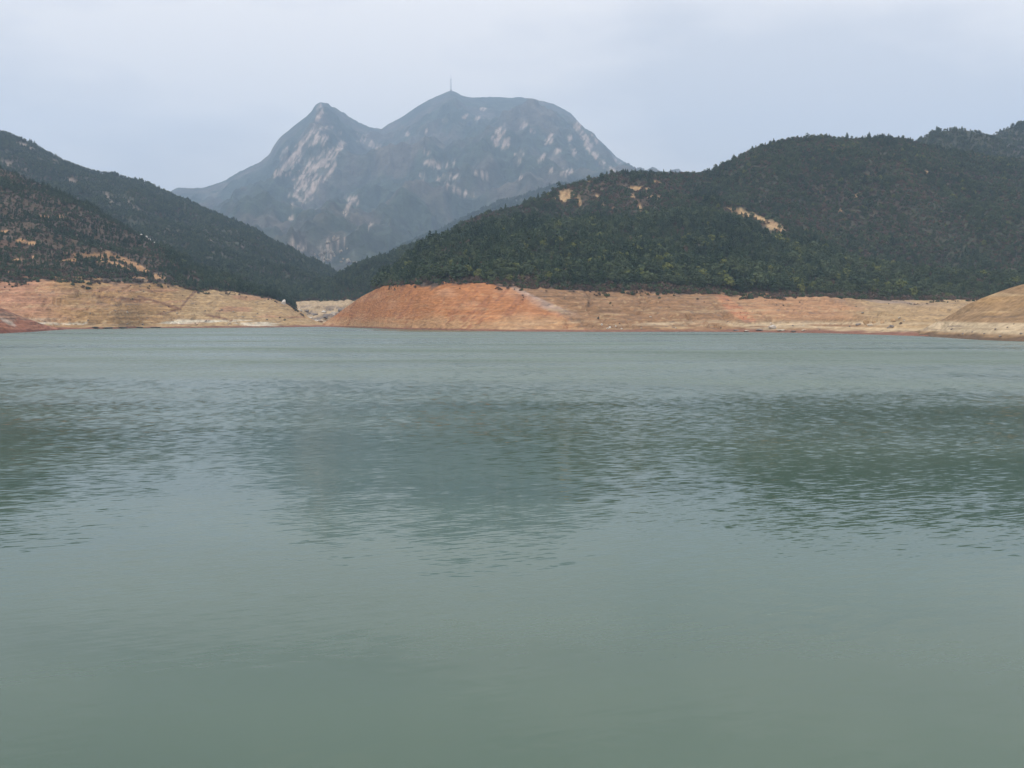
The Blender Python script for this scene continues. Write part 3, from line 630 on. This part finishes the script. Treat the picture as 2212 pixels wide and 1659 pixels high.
def broad_meshes(seed, h=6.0, lobes=8, wide=1.0):
    g = np.random.default_rng(seed)
    TV, TF = [], []
    tube(TV, TF, [(0, 0, -.6), (.05, .02, h * .3), (.1, -.05, h * .6)], [.16, .12, .06])
    C, Nn, S = [], [], []
    for k in range(lobes):
        a = 2 * math.pi * k / lobes + g.normal(0, .4); rr = wide * h * (0.24 * g.uniform(.6, 1.15) if k else 0)
        lc = np.array([math.cos(a) * rr, math.sin(a) * rr, h * (g.uniform(.30, .68) if k else .76)]); lr = h * g.uniform(.16, .25) * np.array([wide, wide, .85])
        i0 = len(TV); s_ = np.array([.03, 0, h * .28]); up = np.array([.03, .03, .04]); TV += [s_ - up, s_ + up, lc]; TF.append((i0, i0 + 1, i0 + 2))
        for _ in range(42):
            d = g.normal(0, 1, 3); d /= np.linalg.norm(d); d[2] = abs(d[2]) if g.random() < .6 else d[2]
            C.append(lc + d * lr * g.uniform(.75, 1.08)); Nn.append(d * .8 + g.normal(0, .5, 3) + (0, 0, .35)); S.append(h * .055 * g.uniform(.6, 1.35))
    V, Fc = quads(C, Nn, S, g, .8)
    return (TV, TF), (V, Fc)
def shrub_meshes(seed, h=1.8):
    g = np.random.default_rng(seed)
    TV, TF = [], []
    for k in range(5):
        a = g.uniform(0, 6.28); i0 = len(TV); e = np.array([math.cos(a) * h * .4, math.sin(a) * h * .4, h * .8]); TV += [np.array([-.03, 0, -.2]), np.array([.03, 0, -.2]), e]; TF.append((i0, i0 + 1, i0 + 2))
    C, Nn, S = [], [], []
    for _ in range(90):
        d = g.normal(0, 1, 3); d /= np.linalg.norm(d); d[2] = abs(d[2])
        C.append(d * h * np.array([.62, .62, .8]) * g.uniform(.5, 1.1) + (0, 0, h * .1)); Nn.append(d + g.normal(0, .6, 3)); S.append(h * .13 * g.uniform(.6, 1.3))
    V, Fc = quads(C, Nn, S, g, .8)
    return (TV, TF), (V, Fc)
PROTO = {}
def proto(kind, variants, mat):
    out = []
    col = bpy.data.collections.new(kind + '_source')
    for i, ((TV, TF), (V, Fc)) in enumerate(variants):
        tm = mesh_from('trunk', [tuple(v) for v in TV], TF, M_BARK); cm = mesh_from('crown', [tuple(v) for v in V], Fc, mat, smooth=False)
        jm = bpy.data.meshes.new(kind); off = len(TV)
        jm.from_pydata([tuple(v) for v in TV] + [tuple(v) for v in V], [], list(TF) + [tuple(k + off for k in f) for f in Fc])
        jm.materials.append(M_BARK); jm.materials.append(mat)
        jm.polygons.foreach_set('material_index', [0] * len(TF) + [1] * len(Fc)); jm.update()
        col.objects.link(bpy.data.objects.new('%s_%02d' % (kind, i), jm))
        out.append((tm, cm))
    PROTO[kind] = dict(parts=out, col=col, n=len(out))
proto('pine', [pine_meshes(s, 7.0, g_, 10 + s % 2, lw) for s, g_, lw in ((1, .24, .12), (2, .27, .15), (3, .22, .10), (4, .26, .2), (5, .23, .14), (6, .29, .18))], M_PINE)
proto('broad', [broad_meshes(s, 6.0, n, w) for s, n, w in ((11, 8, 1.0), (12, 7, 1.15), (13, 9, .9), (14, 8, 1.1), (15, 7, .85))], M_BROAD)
proto('bright', [broad_meshes(s, 6.0, n, w) for s, n, w in ((21, 8, 1.0), (22, 7, 1.1), (23, 9, .9))], M_BRIGHT)
proto('scrub', [shrub_meshes(s) for s in (31, 32, 33, 34)], M_SHRUB)
proto('bush', [shrub_meshes(s, 2.0) for s in (41, 42, 43)], M_BROAD)
TALL = dict(pine=7.0, broad=5.6, bright=5.6, scrub=1.7, bush=1.9)

PLANTS = []            # (kind, layer, pos, scale, rot, variant, px, row, size in picture)
def scatter(key, dens, kinds, seed, smin, smax, sink=0.0, extra=6.0):
    """dens: plants per square metre at each vertex of the layer; kinds: list of (kind, weight array or number)"""
    Ly = LAYERS[key]; P = Ly['P']; g = np.random.default_rng(seed)
    a = P[1:, :-1] - P[:-1, :-1]; b = P[:-1, 1:] - P[:-1, :-1]
    area = np.linalg.norm(np.cross(a, b), axis=-1)
    dd = dens[:-1, :-1] if isinstance(dens, np.ndarray) else dens
    lim = (P[:-1, :-1, 2] + extra - H_CAM) / P[:-1, :-1, 1] >= Ly['run'][:-1, :-1] - 0.0005
    inx = (Ly['px'][:-1, :-1] > -170) & (Ly['px'][:-1, :-1] < 2380)
    W = (area * dd * lim * inx).reshape(-1)
    n = g.poisson(W.sum())
    if n == 0: return
    pick = g.choice(len(W), n, p=W / W.sum())
    i, j = np.unravel_index(pick, area.shape); u, v = g.random(n)[:, None], g.random(n)[:, None]
    pos = P[i, j] * (1 - u) * (1 - v) + P[i + 1, j] * u * (1 - v) + P[i, j + 1] * (1 - u) * v + P[i + 1, j + 1] * u * v
    px, rw, d = project(pos)
    wts = np.stack([(k[1][i, j] if isinstance(k[1], np.ndarray) else np.full(n, float(k[1]))) for k in kinds], -1)
    cum = np.cumsum(wts / wts.sum(1, keepdims=True), 1); r = g.random(n)[:, None]; kid = (r > cum).sum(1).clip(0, len(kinds) - 1)
    sc = g.uniform(smin, smax, n) * (0.85 + 0.3 * g.random(n)) * (0.78 + 0.55 * sstep(fbm(pos[:, 0] / 28, pos[:, 1] / 40, 2, seed), -0.4, 0.5)); rot = g.uniform(0, 6.28, n)
    vis = (pos[:, 2] + 3 - H_CAM) / pos[:, 1] >= Ly['run'][i, j]
    for q in range(n):
        k = kinds[kid[q]][0]
        PLANTS.append((k, key, pos[q] - (0, 0, sink), sc[q], rot[q], int(g.integers(PROTO[k]['n'])), px[q], rw[q], TALL[k] * sc[q] * F_PX / d[q] if vis[q] else 0.0))
def field(key, s, seed, lo=-0.1, hi=0.3):
    P = LAYERS[key]['P']; return sstep(fbm(P[..., 0] / s, P[..., 1] / s, 3, seed), lo, hi)

# big hill and knoll
L_ = LAYERS['right']; T, px_, rw_ = L_['T'], L_['px'], L_['row']
clear = blobs(px_, rw_, [(1600, 476, 50, 10, 24), (1660, 504, 45, 10, 26)], 0.0, 0.3)
wood = (1 - 0.85 * clear) * (T > 2.03) * (T < 5.15) * (px_ > 812) * (1 - np.clip(LD['bare'] * 1.6, 0, 1))
front = (T < 3.3)
low = sstep(px_, 1620, 1900)                                            # towards the right the wood gives way to low shrubs
scatter('right', 0.080 * wood * front * (1 - 0.75 * low), [('pine', (0.35 + 1.0 * field('right', 40, 201) * sstep(T, 2.1, 2.5)) * (1 - 0.8 * low)), ('broad', 0.55 + 0.9 * field('right', 30, 202)), ('bright', 0.05 + 0.10 * (T < 2.4) * field('right', 25, 203))], 301, 0.68, 1.2)
scatter('right', 0.13 * wood * front * low, [('pine', 0.12), ('broad', 0.9), ('bright', 0.04), ('scrub', 0.5), ('bush', 0.5)], 306, 0.5, 0.95)
scatter('right', 0.095 * wood * (T >= 3.3) * (1 - 0.65 * LD['brown']), [('pine', 0.12 + 0.6 * field('right', 60, 204, 0.05, 0.35)), ('broad', 0.7 + 0.5 * field('right', 45, 205)), ('bright', 0.03), ('scrub', 0.3 + 0.8 * field('right', 70, 206) + 1.4 * LD['brown'])], 302, 0.42, 0.82)
scatter('right', 0.0035 * (T > 4.9) * (T < 5.05) * (px_ > 1180), [('pine', 1.0), ('broad', 0.2)], 307, 0.6, 0.95)
scatter('right', 0.17 * wood * (T >= 2.03) * (1 - 0.5 * front), [('scrub', 1.0), ('bush', 0.9)], 303, 0.8, 1.5)
scatter('right', 0.16 * field('right', 9, 207, 0.05, 0.35) * (T > 1.86) * (T < 2.0) * (px_ > 830), [('scrub', 1.0), ('bush', 0.5)], 309, 0.3, 0.9)
scatter('right', 0.28 * (T > 1.975) * (T < 2.13) * (px_ > 815), [('scrub', 1.0), ('bush', 0.55)], 304, 0.55, 1.25)
scatter('right', 0.003 * (T > 1.6) * (T <= 1.98) * (px_ > 850), [('scrub', 1.0), ('bush', 0.2)], 305, 0.2, 0.55)
scatter('right', 0.001 * (T > 1.1) * (T <= 1.5) * (px_ > 850), [('scrub', 1.0)], 308, 0.15, 0.4)
# left near hill
L_ = LAYERS['left_near']; T, px_, rw_ = L_['T'], L_['px'], L_['row']
keep = (T > 2.03) * (T < 3.1) * (px_ < 640) * (1 - np.clip(LC['bare'] * 1.2, 0, 0.8))
lowr = sstep(px_, 330, 450)
rows_ = sstep(np.sin(L_['P'][..., 2] * 2 * math.pi / 4.2 + 2 * fbm(L_['P'][..., 0] / 60, L_['P'][..., 1] / 60, 2, 8)), -0.1, 0.6) * (1 - sstep(px_, 300, 400)) * sstep(rw_, 440, 480)
scatter('left_near', 0.16 * keep * rows_, [('pine', 1.0)], 317, 0.26, 0.46)
scatter('left_near', 0.050 * (1 - 0.7 * (1 - sstep(px_, 300, 400)) * sstep(rw_, 440, 480)) * keep * (0.6 + 0.6 * field('left_near', 30, 211)) * (1 + 0.8 * lowr), [('pine', 1.0), ('broad', 0.12)], 311, 0.28, 0.58)
scatter('left_near', 0.03 * keep * lowr, [('pine', 1.0), ('broad', 0.6)], 312, 0.6, 1.0)
belt = blobs(px_, rw_, [(100, 425, 130, 16, 14), (165, 440, 40, 13, 15)], 0.2 * fbm(px_ / 20, rw_ / 20, 2, 5), 0.4) * (T > 2.2)
scatter('left_near', 0.08 * belt, [('pine', 1.0), ('broad', 0.3)], 313, 0.45, 0.7)
scatter('left_near', 0.15 * keep, [('scrub', 1.0), ('bush', 0.9)], 314, 0.35, 0.85)
scatter('left_near', 0.002 * (T > 1.15) * (T <= 1.98) * (px_ < 650), [('scrub', 1.0), ('bush', 0.2)], 316, 0.2, 0.55)
scatter('left_near', 0.12 * field('left_near', 9, 212, 0.05, 0.35) * (T > 1.88) * (T < 2.0) * (px_ < 640), [('scrub', 1.0), ('bush', 0.6)], 318, 0.3, 0.9)
scatter('left_near', 0.22 * (T > 1.98) * (T < 2.10) * (px_ < 655) * (1 - np.clip(LC['bare'] * 1.5, 0, 1)), [('scrub', 1.0), ('bush', 0.7)], 315, 0.5, 1.1)
# gorge hill
L_ = LAYERS['gorge']; T, px_ = L_['T'], L_['px']
scatter('gorge', 0.07 * (T > 2.0) * (T < 3.1), [('pine', 0.9), ('broad', 1.0)], 321, 0.75, 1.15)
scatter('gorge', 0.15 * (T > 1.98) * (T < 2.4), [('scrub', 1.0), ('bush', 0.8)], 322, 0.6, 1.2)
# left far hill, spur, hills on the right
scatter('left_far', 0.085 * (1 - np.clip(LB['bare'] * 1.7, 0, 1)), [('pine', 0.6), ('broad', 1.0), ('scrub', 0.5)], 331, 0.5, 0.95)
scatter('spur', 0.016, [('pine', 0.8), ('broad', 1.0)], 332, 1.0, 1.6)
scatter('right_mid', 0.06, [('pine', 0.4), ('broad', 1.0)], 333, 0.5, 1.0)
scatter('right_far', 0.05, [('pine', 0.4), ('broad', 1.0)], 334, 0.5, 1.0)
Lm = LAYERS['mountain']
mrock = blobs(Lm['px'], Lm['row'], ROCKS_MT, 0.0, 0.3)

# the largest of each kind are trees of their own, all others stay together as woods
MAXN = 300
ZONES = {
    'pine': [('left_near', 0, 250, 'young dark pine on the brown scrub slope above the tan bank', 'young pines on the brown slope'),
             ('left_near', 250, 9999, 'pine on the lower flank of the brown hill where it runs down to the gorge', 'pines on the lower flank of the brown hill'),
             ('right', 0, 1000, 'tall dark pine on the steep gorge edge of the orange knoll', 'pines on the edge of the orange knoll'),
             ('right', 1000, 1300, 'dark green pine in the wood directly above the orange bank', 'pines above the orange bank'),
             ('right', 1300, 1700, 'dark green pine in the wood above the grey-brown bank and orange slip', 'pines above the grey-brown bank'),
             ('right', 1700, 9999, 'dark green pine in the wood above the yellow terraced bank', 'pines above the terraced bank'),
             ('gorge', 0, 9999, 'pine on the shaded valley hill behind the orange knoll', 'pines on the valley hill')],
    'broad': [('left_near', 0, 9999, 'small round-crowned tree among young pines on the brown hill', 'round-crowned trees on the brown hill'),
              ('right', 0, 1000, 'round-crowned green tree at the gorge edge of the orange knoll', 'round-crowned trees on the orange knoll'),
              ('right', 1000, 1300, 'round-crowned green tree in the wood directly above the orange bank', 'round-crowned trees above the orange bank'),
              ('right', 1300, 1700, 'round-crowned green tree in the wood above the grey-brown bank', 'round-crowned trees above the grey-brown bank'),
              ('right', 1700, 9999, 'round-crowned green tree in the wood above the yellow terraced bank', 'round-crowned trees above the terraced bank'),
              ('gorge', 0, 9999, 'round-crowned tree on the shaded valley hill behind the orange knoll', 'round-crowned trees on the valley hill')],
    'bright': [('right', 0, 1000, 'yellow-green bushy tree at the edge of the orange knoll', 'yellow-green trees on the orange knoll'),
               ('right', 1000, 1500, 'yellow-green bushy tree standing out in the dark wood above the orange and brown bank', 'yellow-green trees above the orange and brown bank'),
               ('right', 1500, 9999, 'yellow-green bushy tree standing out in the dark wood above the terraced bank', 'yellow-green trees above the terraced bank')],
}
NAME = dict(pine='pine_tree', broad='broadleaf_tree', bright='yellow_green_tree')
def make_tree(kind, pos, sc, rot, var, label, group, cat='tree'):
    e = link(bpy.data.objects.new(NAME[kind], None)); e.location = tuple(pos); e.rotation_euler = (0, 0, rot); e.scale = (sc, sc, sc); e.empty_display_size = 0.5
    tm, cm = PROTO[kind]['parts'][var]
    link(bpy.data.objects.new('trunk', tm), e); link(bpy.data.objects.new('crown', cm), e)
    return tag(e, label, cat, group)
taken = set()
for kind in ('pine', 'broad', 'bright'):
    okz = {z[0] for z in ZONES[kind]}
    cand = [i for i, p in enumerate(PLANTS) if p[0] == kind and p[1] in okz and 0 < p[6] < 2212 and p[8] > 0]
    cand.sort(key=lambda i: -PLANTS[i][8])
    for i in cand[:MAXN]:
        k, key, pos, sc, rot, var, px, rw, s = PLANTS[i]
        for (zk, xa, xb, lab, grp) in ZONES[kind]:
            if zk == key and xa <= px < xb:
                make_tree(k, pos, sc, rot, var, lab, grp); taken.add(i); break

def instancer(name, label, kind, pts):
    me = bpy.data.meshes.new(name); n = len(pts)
    me.vertices.add(n); me.vertices.foreach_set('co', np.array([p[2] for p in pts], np.float32).reshape(-1))
    for nm, tp, data in (('rot', 'FLOAT', [p[4] for p in pts]), ('scl', 'FLOAT', [p[3] for p in pts]), ('idx', 'INT', [p[5] for p in pts])):
        at = me.attributes.new(nm, tp, 'POINT'); at.data.foreach_set('value', np.array(data, np.float32 if tp == 'FLOAT' else np.int32))
    o = link(bpy.data.objects.new(name, me))
    ng = bpy.data.node_groups.new(name, 'GeometryNodeTree')
    ng.interface.new_socket('Geometry', in_out='INPUT', socket_type='NodeSocketGeometry'); ng.interface.new_socket('Geometry', in_out='OUTPUT', socket_type='NodeSocketGeometry')
    N, L = ng.nodes, ng.links
    gi, go = N.new('NodeGroupInput'), N.new('NodeGroupOutput')
    ip = N.new('GeometryNodeInstanceOnPoints'); ci = N.new('GeometryNodeCollectionInfo')
    ci.inputs['Collection'].default_value = PROTO[kind]['col']; ci.inputs['Separate Children'].default_value = True; ci.inputs['Reset Children'].default_value = True
    def attr(nm, tp):
        a = N.new('GeometryNodeInputNamedAttribute'); a.data_type = tp; a.inputs['Name'].default_value = nm; return a.outputs['Attribute']
    cb = N.new('ShaderNodeCombineXYZ'); L.new(attr('rot', 'FLOAT'), cb.inputs[2])
    er = N.new('FunctionNodeEulerToRotation'); L.new(cb.outputs[0], er.inputs[0])
    L.new(gi.outputs[0], ip.inputs['Points']); L.new(ci.outputs[0], ip.inputs['Instance']); ip.inputs['Pick Instance'].default_value = True
    L.new(attr('idx', 'INT'), ip.inputs['Instance Index']); L.new(er.outputs[0], ip.inputs['Rotation']); L.new(attr('scl', 'FLOAT'), ip.inputs['Scale'])
    L.new(ip.outputs[0], go.inputs[0])
    o.modifiers.new('scatter', 'NODES').node_group = ng
    return tag(o, label, kind='stuff')
WHERE = dict(right='covering the big hill behind the far bank', left_near='covering the brownish hill above the tan bank', gorge='covering the valley hill behind the orange knoll', left_far='covering the dark bluish hill behind the tan bank',
             spur='covering the dim spur below the dome mountain', right_mid='covering the rounded hill behind the big hill', right_far='covering the hilltop behind the rounded hill', mountain='covering the lower slopes of the hazy twin-peaked mountain')
WHAT = dict(pine=('pine_forest', 'dense dark pines'), broad=('broadleaf_forest', 'dense round-crowned trees'), bright=('leafy_undergrowth', 'scattered yellow-green bushy trees'), scrub=('scrub_undergrowth', 'brown leafless scrub'), bush=('bush_undergrowth', 'low green bushes'))
for key in WHERE:
    for kind in WHAT:
        pts = [p for i, p in enumerate(PLANTS) if i not in taken and p[0] == kind and p[1] == key]
        if pts: instancer(WHAT[kind][0], WHAT[kind][1] + ' ' + WHERE[key], kind, pts)
print('plants', len(PLANTS), 'single trees', len(taken))

# ------------------------------------------------------------------ boulders
def spot(key, x, row, Tmin=0.9):
    Ly = LAYERS[key]; d = (Ly['px'] - x) ** 2 + (Ly['row'] - row) ** 2
    ang = (Ly['P'][..., 2] - H_CAM) / Ly['P'][..., 1]
    d = np.where((ang >= Ly['run'] - 1e-4) & (Ly['T'] > Tmin), d, 1e9)
    return Ly['P'][np.unravel_index(np.argmin(d), d.shape)]
def boulder_mesh(seed, dims):
    g = np.random.default_rng(seed)
    n, mth = 14, 9; V, Fc = [], []
    off = g.uniform(0, 50, 2); cuts = [(c / np.linalg.norm(c), g.uniform(.45, .8)) for c in g.normal(0, 1, (10, 3))]
    for i in range(mth + 1):
        ph = math.pi * i / mth
        for j in range(n):
            th = 2 * math.pi * j / n; d = np.array([math.sin(ph) * math.cos(th), math.sin(ph) * math.sin(th), math.cos(ph)])
            r = 1 + 0.22 * float(fbm(np.array([off[0] + d[0] * 1.4 + d[2]]), np.array([off[1] + d[1] * 1.4 - d[2] * .7]), 3, seed)[0])
            p = d * r
            for c, h in cuts:                                          # cleaved faces
                e = p @ c - h
                if e > 0: p = p - c * e * .95
            V.append(p * np.array(dims) / 2)
    for i in range(mth):
        for j in range(n):
            Fc.append((i * n + j, i * n + (j + 1) % n, (i + 1) * n + (j + 1) % n, (i + 1) * n + j))
    return V, Fc
def boulder(name, key, x, row, w_px, h_px, mat, label, group=None, seed=0, tilt=0.0, sink=0.28, Tmin=0.9, cat='boulder'):
    p = spot(key, x, row, Tmin); k = p[1] / F_PX
    w, h = w_px * k, h_px * k
    me = mesh_from(name, *[(lambda a: [tuple(v) for v in a])(q) for q in boulder_mesh(seed * 7 + int(x), (w, w * .85, h))], mat, smooth=False)
    o = link(bpy.data.objects.new(name, me)); o.location = (p[0], p[1] - 0.05 * w, p[2] + h * (0.5 - sink)); o.rotation_euler = (0, tilt, (seed * 1.7) % 6)
    return tag(o, label, cat, group)
boulder('boulder', 'left_near', 613, 657, 12, 17, M_ROCKW, 'pale upright boulder perched on the rim of the tan bank at the gorge', None, 1, 0.3)
boulder('boulder', 'right', 1667, 710, 20, 11, M_ROCKW, 'whitish boulder with a small cap stone at the foot of the far bank', None, 2, sink=.15)
boulder('boulder', 'right', 1666, 703, 8, 5, M_ROCK, 'small cap stone on top of the whitish boulder at the shore', None, 3, sink=-.25)
boulder('boulder', 'right', 1871, 698, 20, 12, M_ROCKO, 'rounded ochre boulder, biggest of the cluster on the terraced bank', None, 4)
boulder('boulder', 'right', 1888, 698, 12, 9, M_ROCKO, 'ochre boulder leaning against the biggest one on the terraced bank', None, 5)
boulder('boulder', 'right', 1880, 705, 16, 7, M_ROCK, 'flat grey boulder in front of the ochre boulders on the terraced bank', None, 6)
boulder('boulder', 'right', 1852, 703, 18, 6, M_ROCKD, 'low dark slab beside the ochre boulders on the terraced bank', None, 7)
boulder('boulder', 'right', 1905, 697, 12, 8, M_ROCKO, 'blunt ochre boulder next to the boulder pair on the terraced bank', None, 8)
boulder('boulder', 'right', 1930, 694, 14, 8, M_ROCKO, 'ochre boulder upslope, last of the row on the terraced bank', None, 9)
boulder('boulder', 'right', 1942, 690, 9, 7, M_ROCK, 'small pale boulder on top of the last ochre boulder', None, 10)
boulder('boulder', 'right', 1926, 707, 18, 8, M_ROCKD, 'dark flat boulder near the water below the ochre row', None, 11)
boulder('boulder', 'right', 1293, 690, 6, 7, M_ROCKX, 'small black rock marking a dark spot at the foot of the orange slope', None, 12, sink=.1)  # a near-black boulder shape stands for this small dark spot
for i, (x, r, w, h) in enumerate([(1301, 703, 7, 6), (1318, 708, 7, 5), (1330, 706, 6, 5), (1312, 711, 8, 4), (1342, 711, 6, 3.5)]):
    boulder('stone', 'right', x, r, w, h, M_ROCKW, 'white stone in the small group at the waterline below the black rock', 'white stones at the waterline', 20 + i, cat='stone')
for i, (x, r, w, h) in enumerate([(1590, 714, 16, 4), (1612, 716, 20, 3.5), (1640, 713, 18, 4), (1685, 715, 24, 5), (1712, 716, 14, 4), (1735, 715, 12, 4)]):
    boulder('rock_slab', 'right', x, r, w, h, (M_ROCKD, M_ROCK)[i % 2], 'flat rock slab at the waterline beside the whitish boulder', 'flat slabs beside the whitish boulder', 30 + i, cat='rock')
for i, (x, r, w, h) in enumerate([(205, 708, 26, 4), (235, 709, 30, 4.5), (262, 708.5, 34, 5), (300, 708, 30, 4), (335, 707.5, 28, 3.5)]):  # near-black rocks draw the dark line along the shore
    boulder('rock_ledge', 'left_near', x, r, w, h, M_ROCKX, 'black ledge in the row along the waterline of the tan bank', 'black ledges at the waterline', 40 + i, sink=.35, cat='rock')
for i, (x, r, w, h) in enumerate([(655, 686, 14, 8), (668, 690, 16, 7), (680, 680, 18, 9), (690, 694, 18, 7), (703, 688, 14, 8), (700, 676, 16, 8), (716, 693, 14, 7), (722, 680, 20, 11), (735, 672, 20, 9), (648, 672, 16, 7), (664, 673, 14, 6), (676, 699, 12, 5), (698, 701, 14, 5), (660, 700, 12, 4), (640, 668, 10, 5)]):
    boulder('boulder', 'gorge', x, r, w, h, (M_ROCKD, M_ROCKW, M_ROCKD, M_ROCK)[i % 4], 'grey jumbled boulder in the gorge mouth beside the orange knoll', 'boulders in the gorge mouth', 50 + i)
for i, (x, r, w, h) in enumerate([(318, 488, 8, 6), (327, 494, 10, 8), (336, 499, 9, 7), (345, 506, 8, 6), (352, 514, 6, 5), (302, 482, 7, 5), (362, 523, 6, 5)]):
    boulder('boulder', 'left_near', x, r, w, h, M_ROCKW, 'white rock in the upper cluster on the brown hill crest', 'upper white rocks on the brown hill', 70 + i, Tmin=2.1)
for i, (x, r, w, h) in enumerate([(408, 560, 6, 5), (415, 568, 7, 6), (422, 575, 7, 6), (428, 581, 6, 5), (402, 552, 6, 5), (395, 575, 5, 4)]):
    boulder('boulder', 'left_near', x, r, w, h, M_ROCKW, 'white rock in the lower cluster near the foot of the brown hill', 'lower white rocks on the brown hill', 80 + i, Tmin=2.1)
ro_ = random.Random(11)
CRAGS = [(688 + 46 * t + ro_.uniform(-12, 12), 560 - 40 * t + ro_.uniform(-9, 13)) for t in [ro_.random() for _ in range(30)]] + [(684, 566), (742, 562), (752, 567), (762, 571), (768, 572), (780, 574), (736, 568)]
for i, (x, r) in enumerate(CRAGS):
    w = ro_.uniform(6, 13)
    boulder('rock_outcrop', 'mountain', x, r, w, w * ro_.uniform(.6, 1.25), M_CRAG, 'pale boulder of the jumbled outcrop low on the hazy mountain above the gorge', 'outcrop low on the hazy mountain', 90 + i, ro_.uniform(-.4, .5), sink=.35, Tmin=0.1, cat='rock')
for i, (x, r, w) in enumerate([(2150, 712, 7), (2175, 708, 5), (2190, 700, 6), (2205, 722, 8), (2125, 722, 6), (2100, 718, 5), (2160, 728, 9), (2080, 722, 7), (2055, 712, 8)]):
    boulder('stone', 'right_bank', x, r, w, w * .6, M_ROCKD, 'small dark stone lying on the olive-tan near bank', 'dark stones on the olive-tan bank', 110 + i, cat='stone')
rs = random.Random(5)
for i in range(16):
    boulder('stone', 'left_near', rs.uniform(190, 600), rs.uniform(668, 703), rs.uniform(4, 8), rs.uniform(2.5, 4.5), (M_ROCKD, M_ROCK)[i % 2], 'small stone lying loose on the tan eroded bank below the young pines', 'loose stones on the tan bank', 130 + i, cat='stone')
for i in range(14):
    boulder('stone', 'right', rs.uniform(1350, 1960), rs.uniform(672, 712), rs.uniform(4, 9), rs.uniform(2.5, 4.5), (M_ROCKD, M_ROCK)[i % 2], 'small stone lying loose on the brown terraced far bank', 'loose stones on the far bank', 150 + i, cat='stone')

# ------------------------------------------------------------------ mast on the summit
def bar(V, Fc, a, b_, r, n=5):
    a, b_ = np.array(a, float), np.array(b_, float); d = b_ - a; d /= np.linalg.norm(d)
    u = np.cross(d, (1, .2, .1)); u /= np.linalg.norm(u); v = np.cross(d, u); k = len(V)
    for p in (a, b_):
        for i in range(n):
            t = 2 * math.pi * i / n; V.append(p + (u * math.cos(t) + v * math.sin(t)) * r)
    for i in range(n): Fc.append((k + i, k + (i + 1) % n, k + n + (i + 1) % n, k + n + i))
top = spot('mountain', 973, 196, 2.7)
mast = link(bpy.data.objects.new('radio_mast', None)); mast.location = (top[0], top[1], top[2] - 1.5); mast.scale = (2.1, 2.1, 2.2)
tag(mast, 'thin grey lattice radio mast on the highest summit of the mountain', 'mast')
HM, wb, wt = 46.0, 1.9, 0.75
def wid(z): return wb + (wt - wb) * min(1, z / 34.0)
for sx in (-1, 1):
    for sy in (-1, 1):
        V, Fc = [], []; bar(V, Fc, (sx * wb, sy * wb, 0), (sx * wt, sy * wt, 34), .28)
        link(bpy.data.objects.new('leg', mesh_from('leg', [tuple(v) for v in V], Fc, M_STEEL)), mast)
V, Fc = [], []
for k in range(9):
    z0, z1 = k * 34 / 9, (k + 1) * 34 / 9; a, b_ = wid(z0), wid(z1)
    for (p, q) in (((-1, -1), (1, -1)), ((1, -1), (1, 1)), ((1, 1), (-1, 1)), ((-1, 1), (-1, -1))):
        bar(V, Fc, (p[0] * a, p[1] * a, z0), (q[0] * b_, q[1] * b_, z1), .13, 4); bar(V, Fc, (q[0] * a, q[1] * a, z0), (p[0] * b_, p[1] * b_, z1), .13, 4); bar(V, Fc, (p[0] * b_, p[1] * b_, z1), (q[0] * b_, q[1] * b_, z1), .12, 4)
link(bpy.data.objects.new('lattice', mesh_from('lattice', [tuple(v) for v in V], Fc, M_STEEL)), mast)
V, Fc = [], []; bar(V, Fc, (0, 0, 33), (0, 0, HM), .34, 6)
link(bpy.data.objects.new('antenna', mesh_from('antenna', [tuple(v) for v in V], Fc, M_STEEL)), mast)
V, Fc = [], []
for z in (31.5, 34.2):
    k = len(V); V += [np.array((x * 1.7, y * 1.7, z + d)) for d in (0, .3) for (x, y) in ((-1, -1), (1, -1), (1, 1), (-1, 1))]
    Fc += [(k, k + 3, k + 2, k + 1), (k + 4, k + 5, k + 6, k + 7)] + [(k + i, k + (i + 1) % 4, k + 4 + (i + 1) % 4, k + 4 + i) for i in range(4)]
link(bpy.data.objects.new('platform', mesh_from('platform', [tuple(v) for v in V], Fc, M_STEEL, smooth=False)), mast)
V, Fc = [], []; k = 0
V = [np.array((x * 3, y * 3, z)) for z in (-2, 3.2) for (x, y) in ((-1, -1), (1, -1), (1, 1), (-1, 1))]
Fc = [(4, 5, 6, 7)] + [(i, (i + 1) % 4, 4 + (i + 1) % 4, 4 + i) for i in range(4)]
link(bpy.data.objects.new('base_hut', mesh_from('base_hut', [tuple(v) for v in V], Fc, M_ROCKD, smooth=False)), mast)

# ------------------------------------------------------------------ haze
HX, HY, HT = 6500, 8600, 1650
vb = [(-HX, -100, -4.4), (HX, -100, -4.4), (HX, HY, -4.4), (-HX, HY, -4.4), (-HX, -100, HT), (HX, -100, HT), (HX, HY, HT), (-HX, HY, HT)]
hz = mesh_from('haze', vb, [(0, 3, 2, 1), (4, 5, 6, 7), (0, 1, 5, 4), (1, 2, 6, 5), (2, 3, 7, 6), (3, 0, 4, 7)], None, smooth=False)
hm = bpy.data.materials.new('haze_air'); hm.use_nodes = True; hm.node_tree.nodes.clear()
ho = hm.node_tree.nodes.new('ShaderNodeOutputMaterial'); pv = hm.node_tree.nodes.new('ShaderNodeVolumePrincipled')
pv.inputs['Color'].default_value = (0.55, 0.745, 1.0, 1); pv.inputs['Density'].default_value = 0.000132; pv.inputs['Anisotropy'].default_value = 0.0
hm.node_tree.links.new(pv.outputs[0], ho.inputs['Volume'])
hz.materials.append(hm)
tag(link(bpy.data.objects.new('haze', hz)), 'thin bluish haze filling the valley air', kind='stuff')
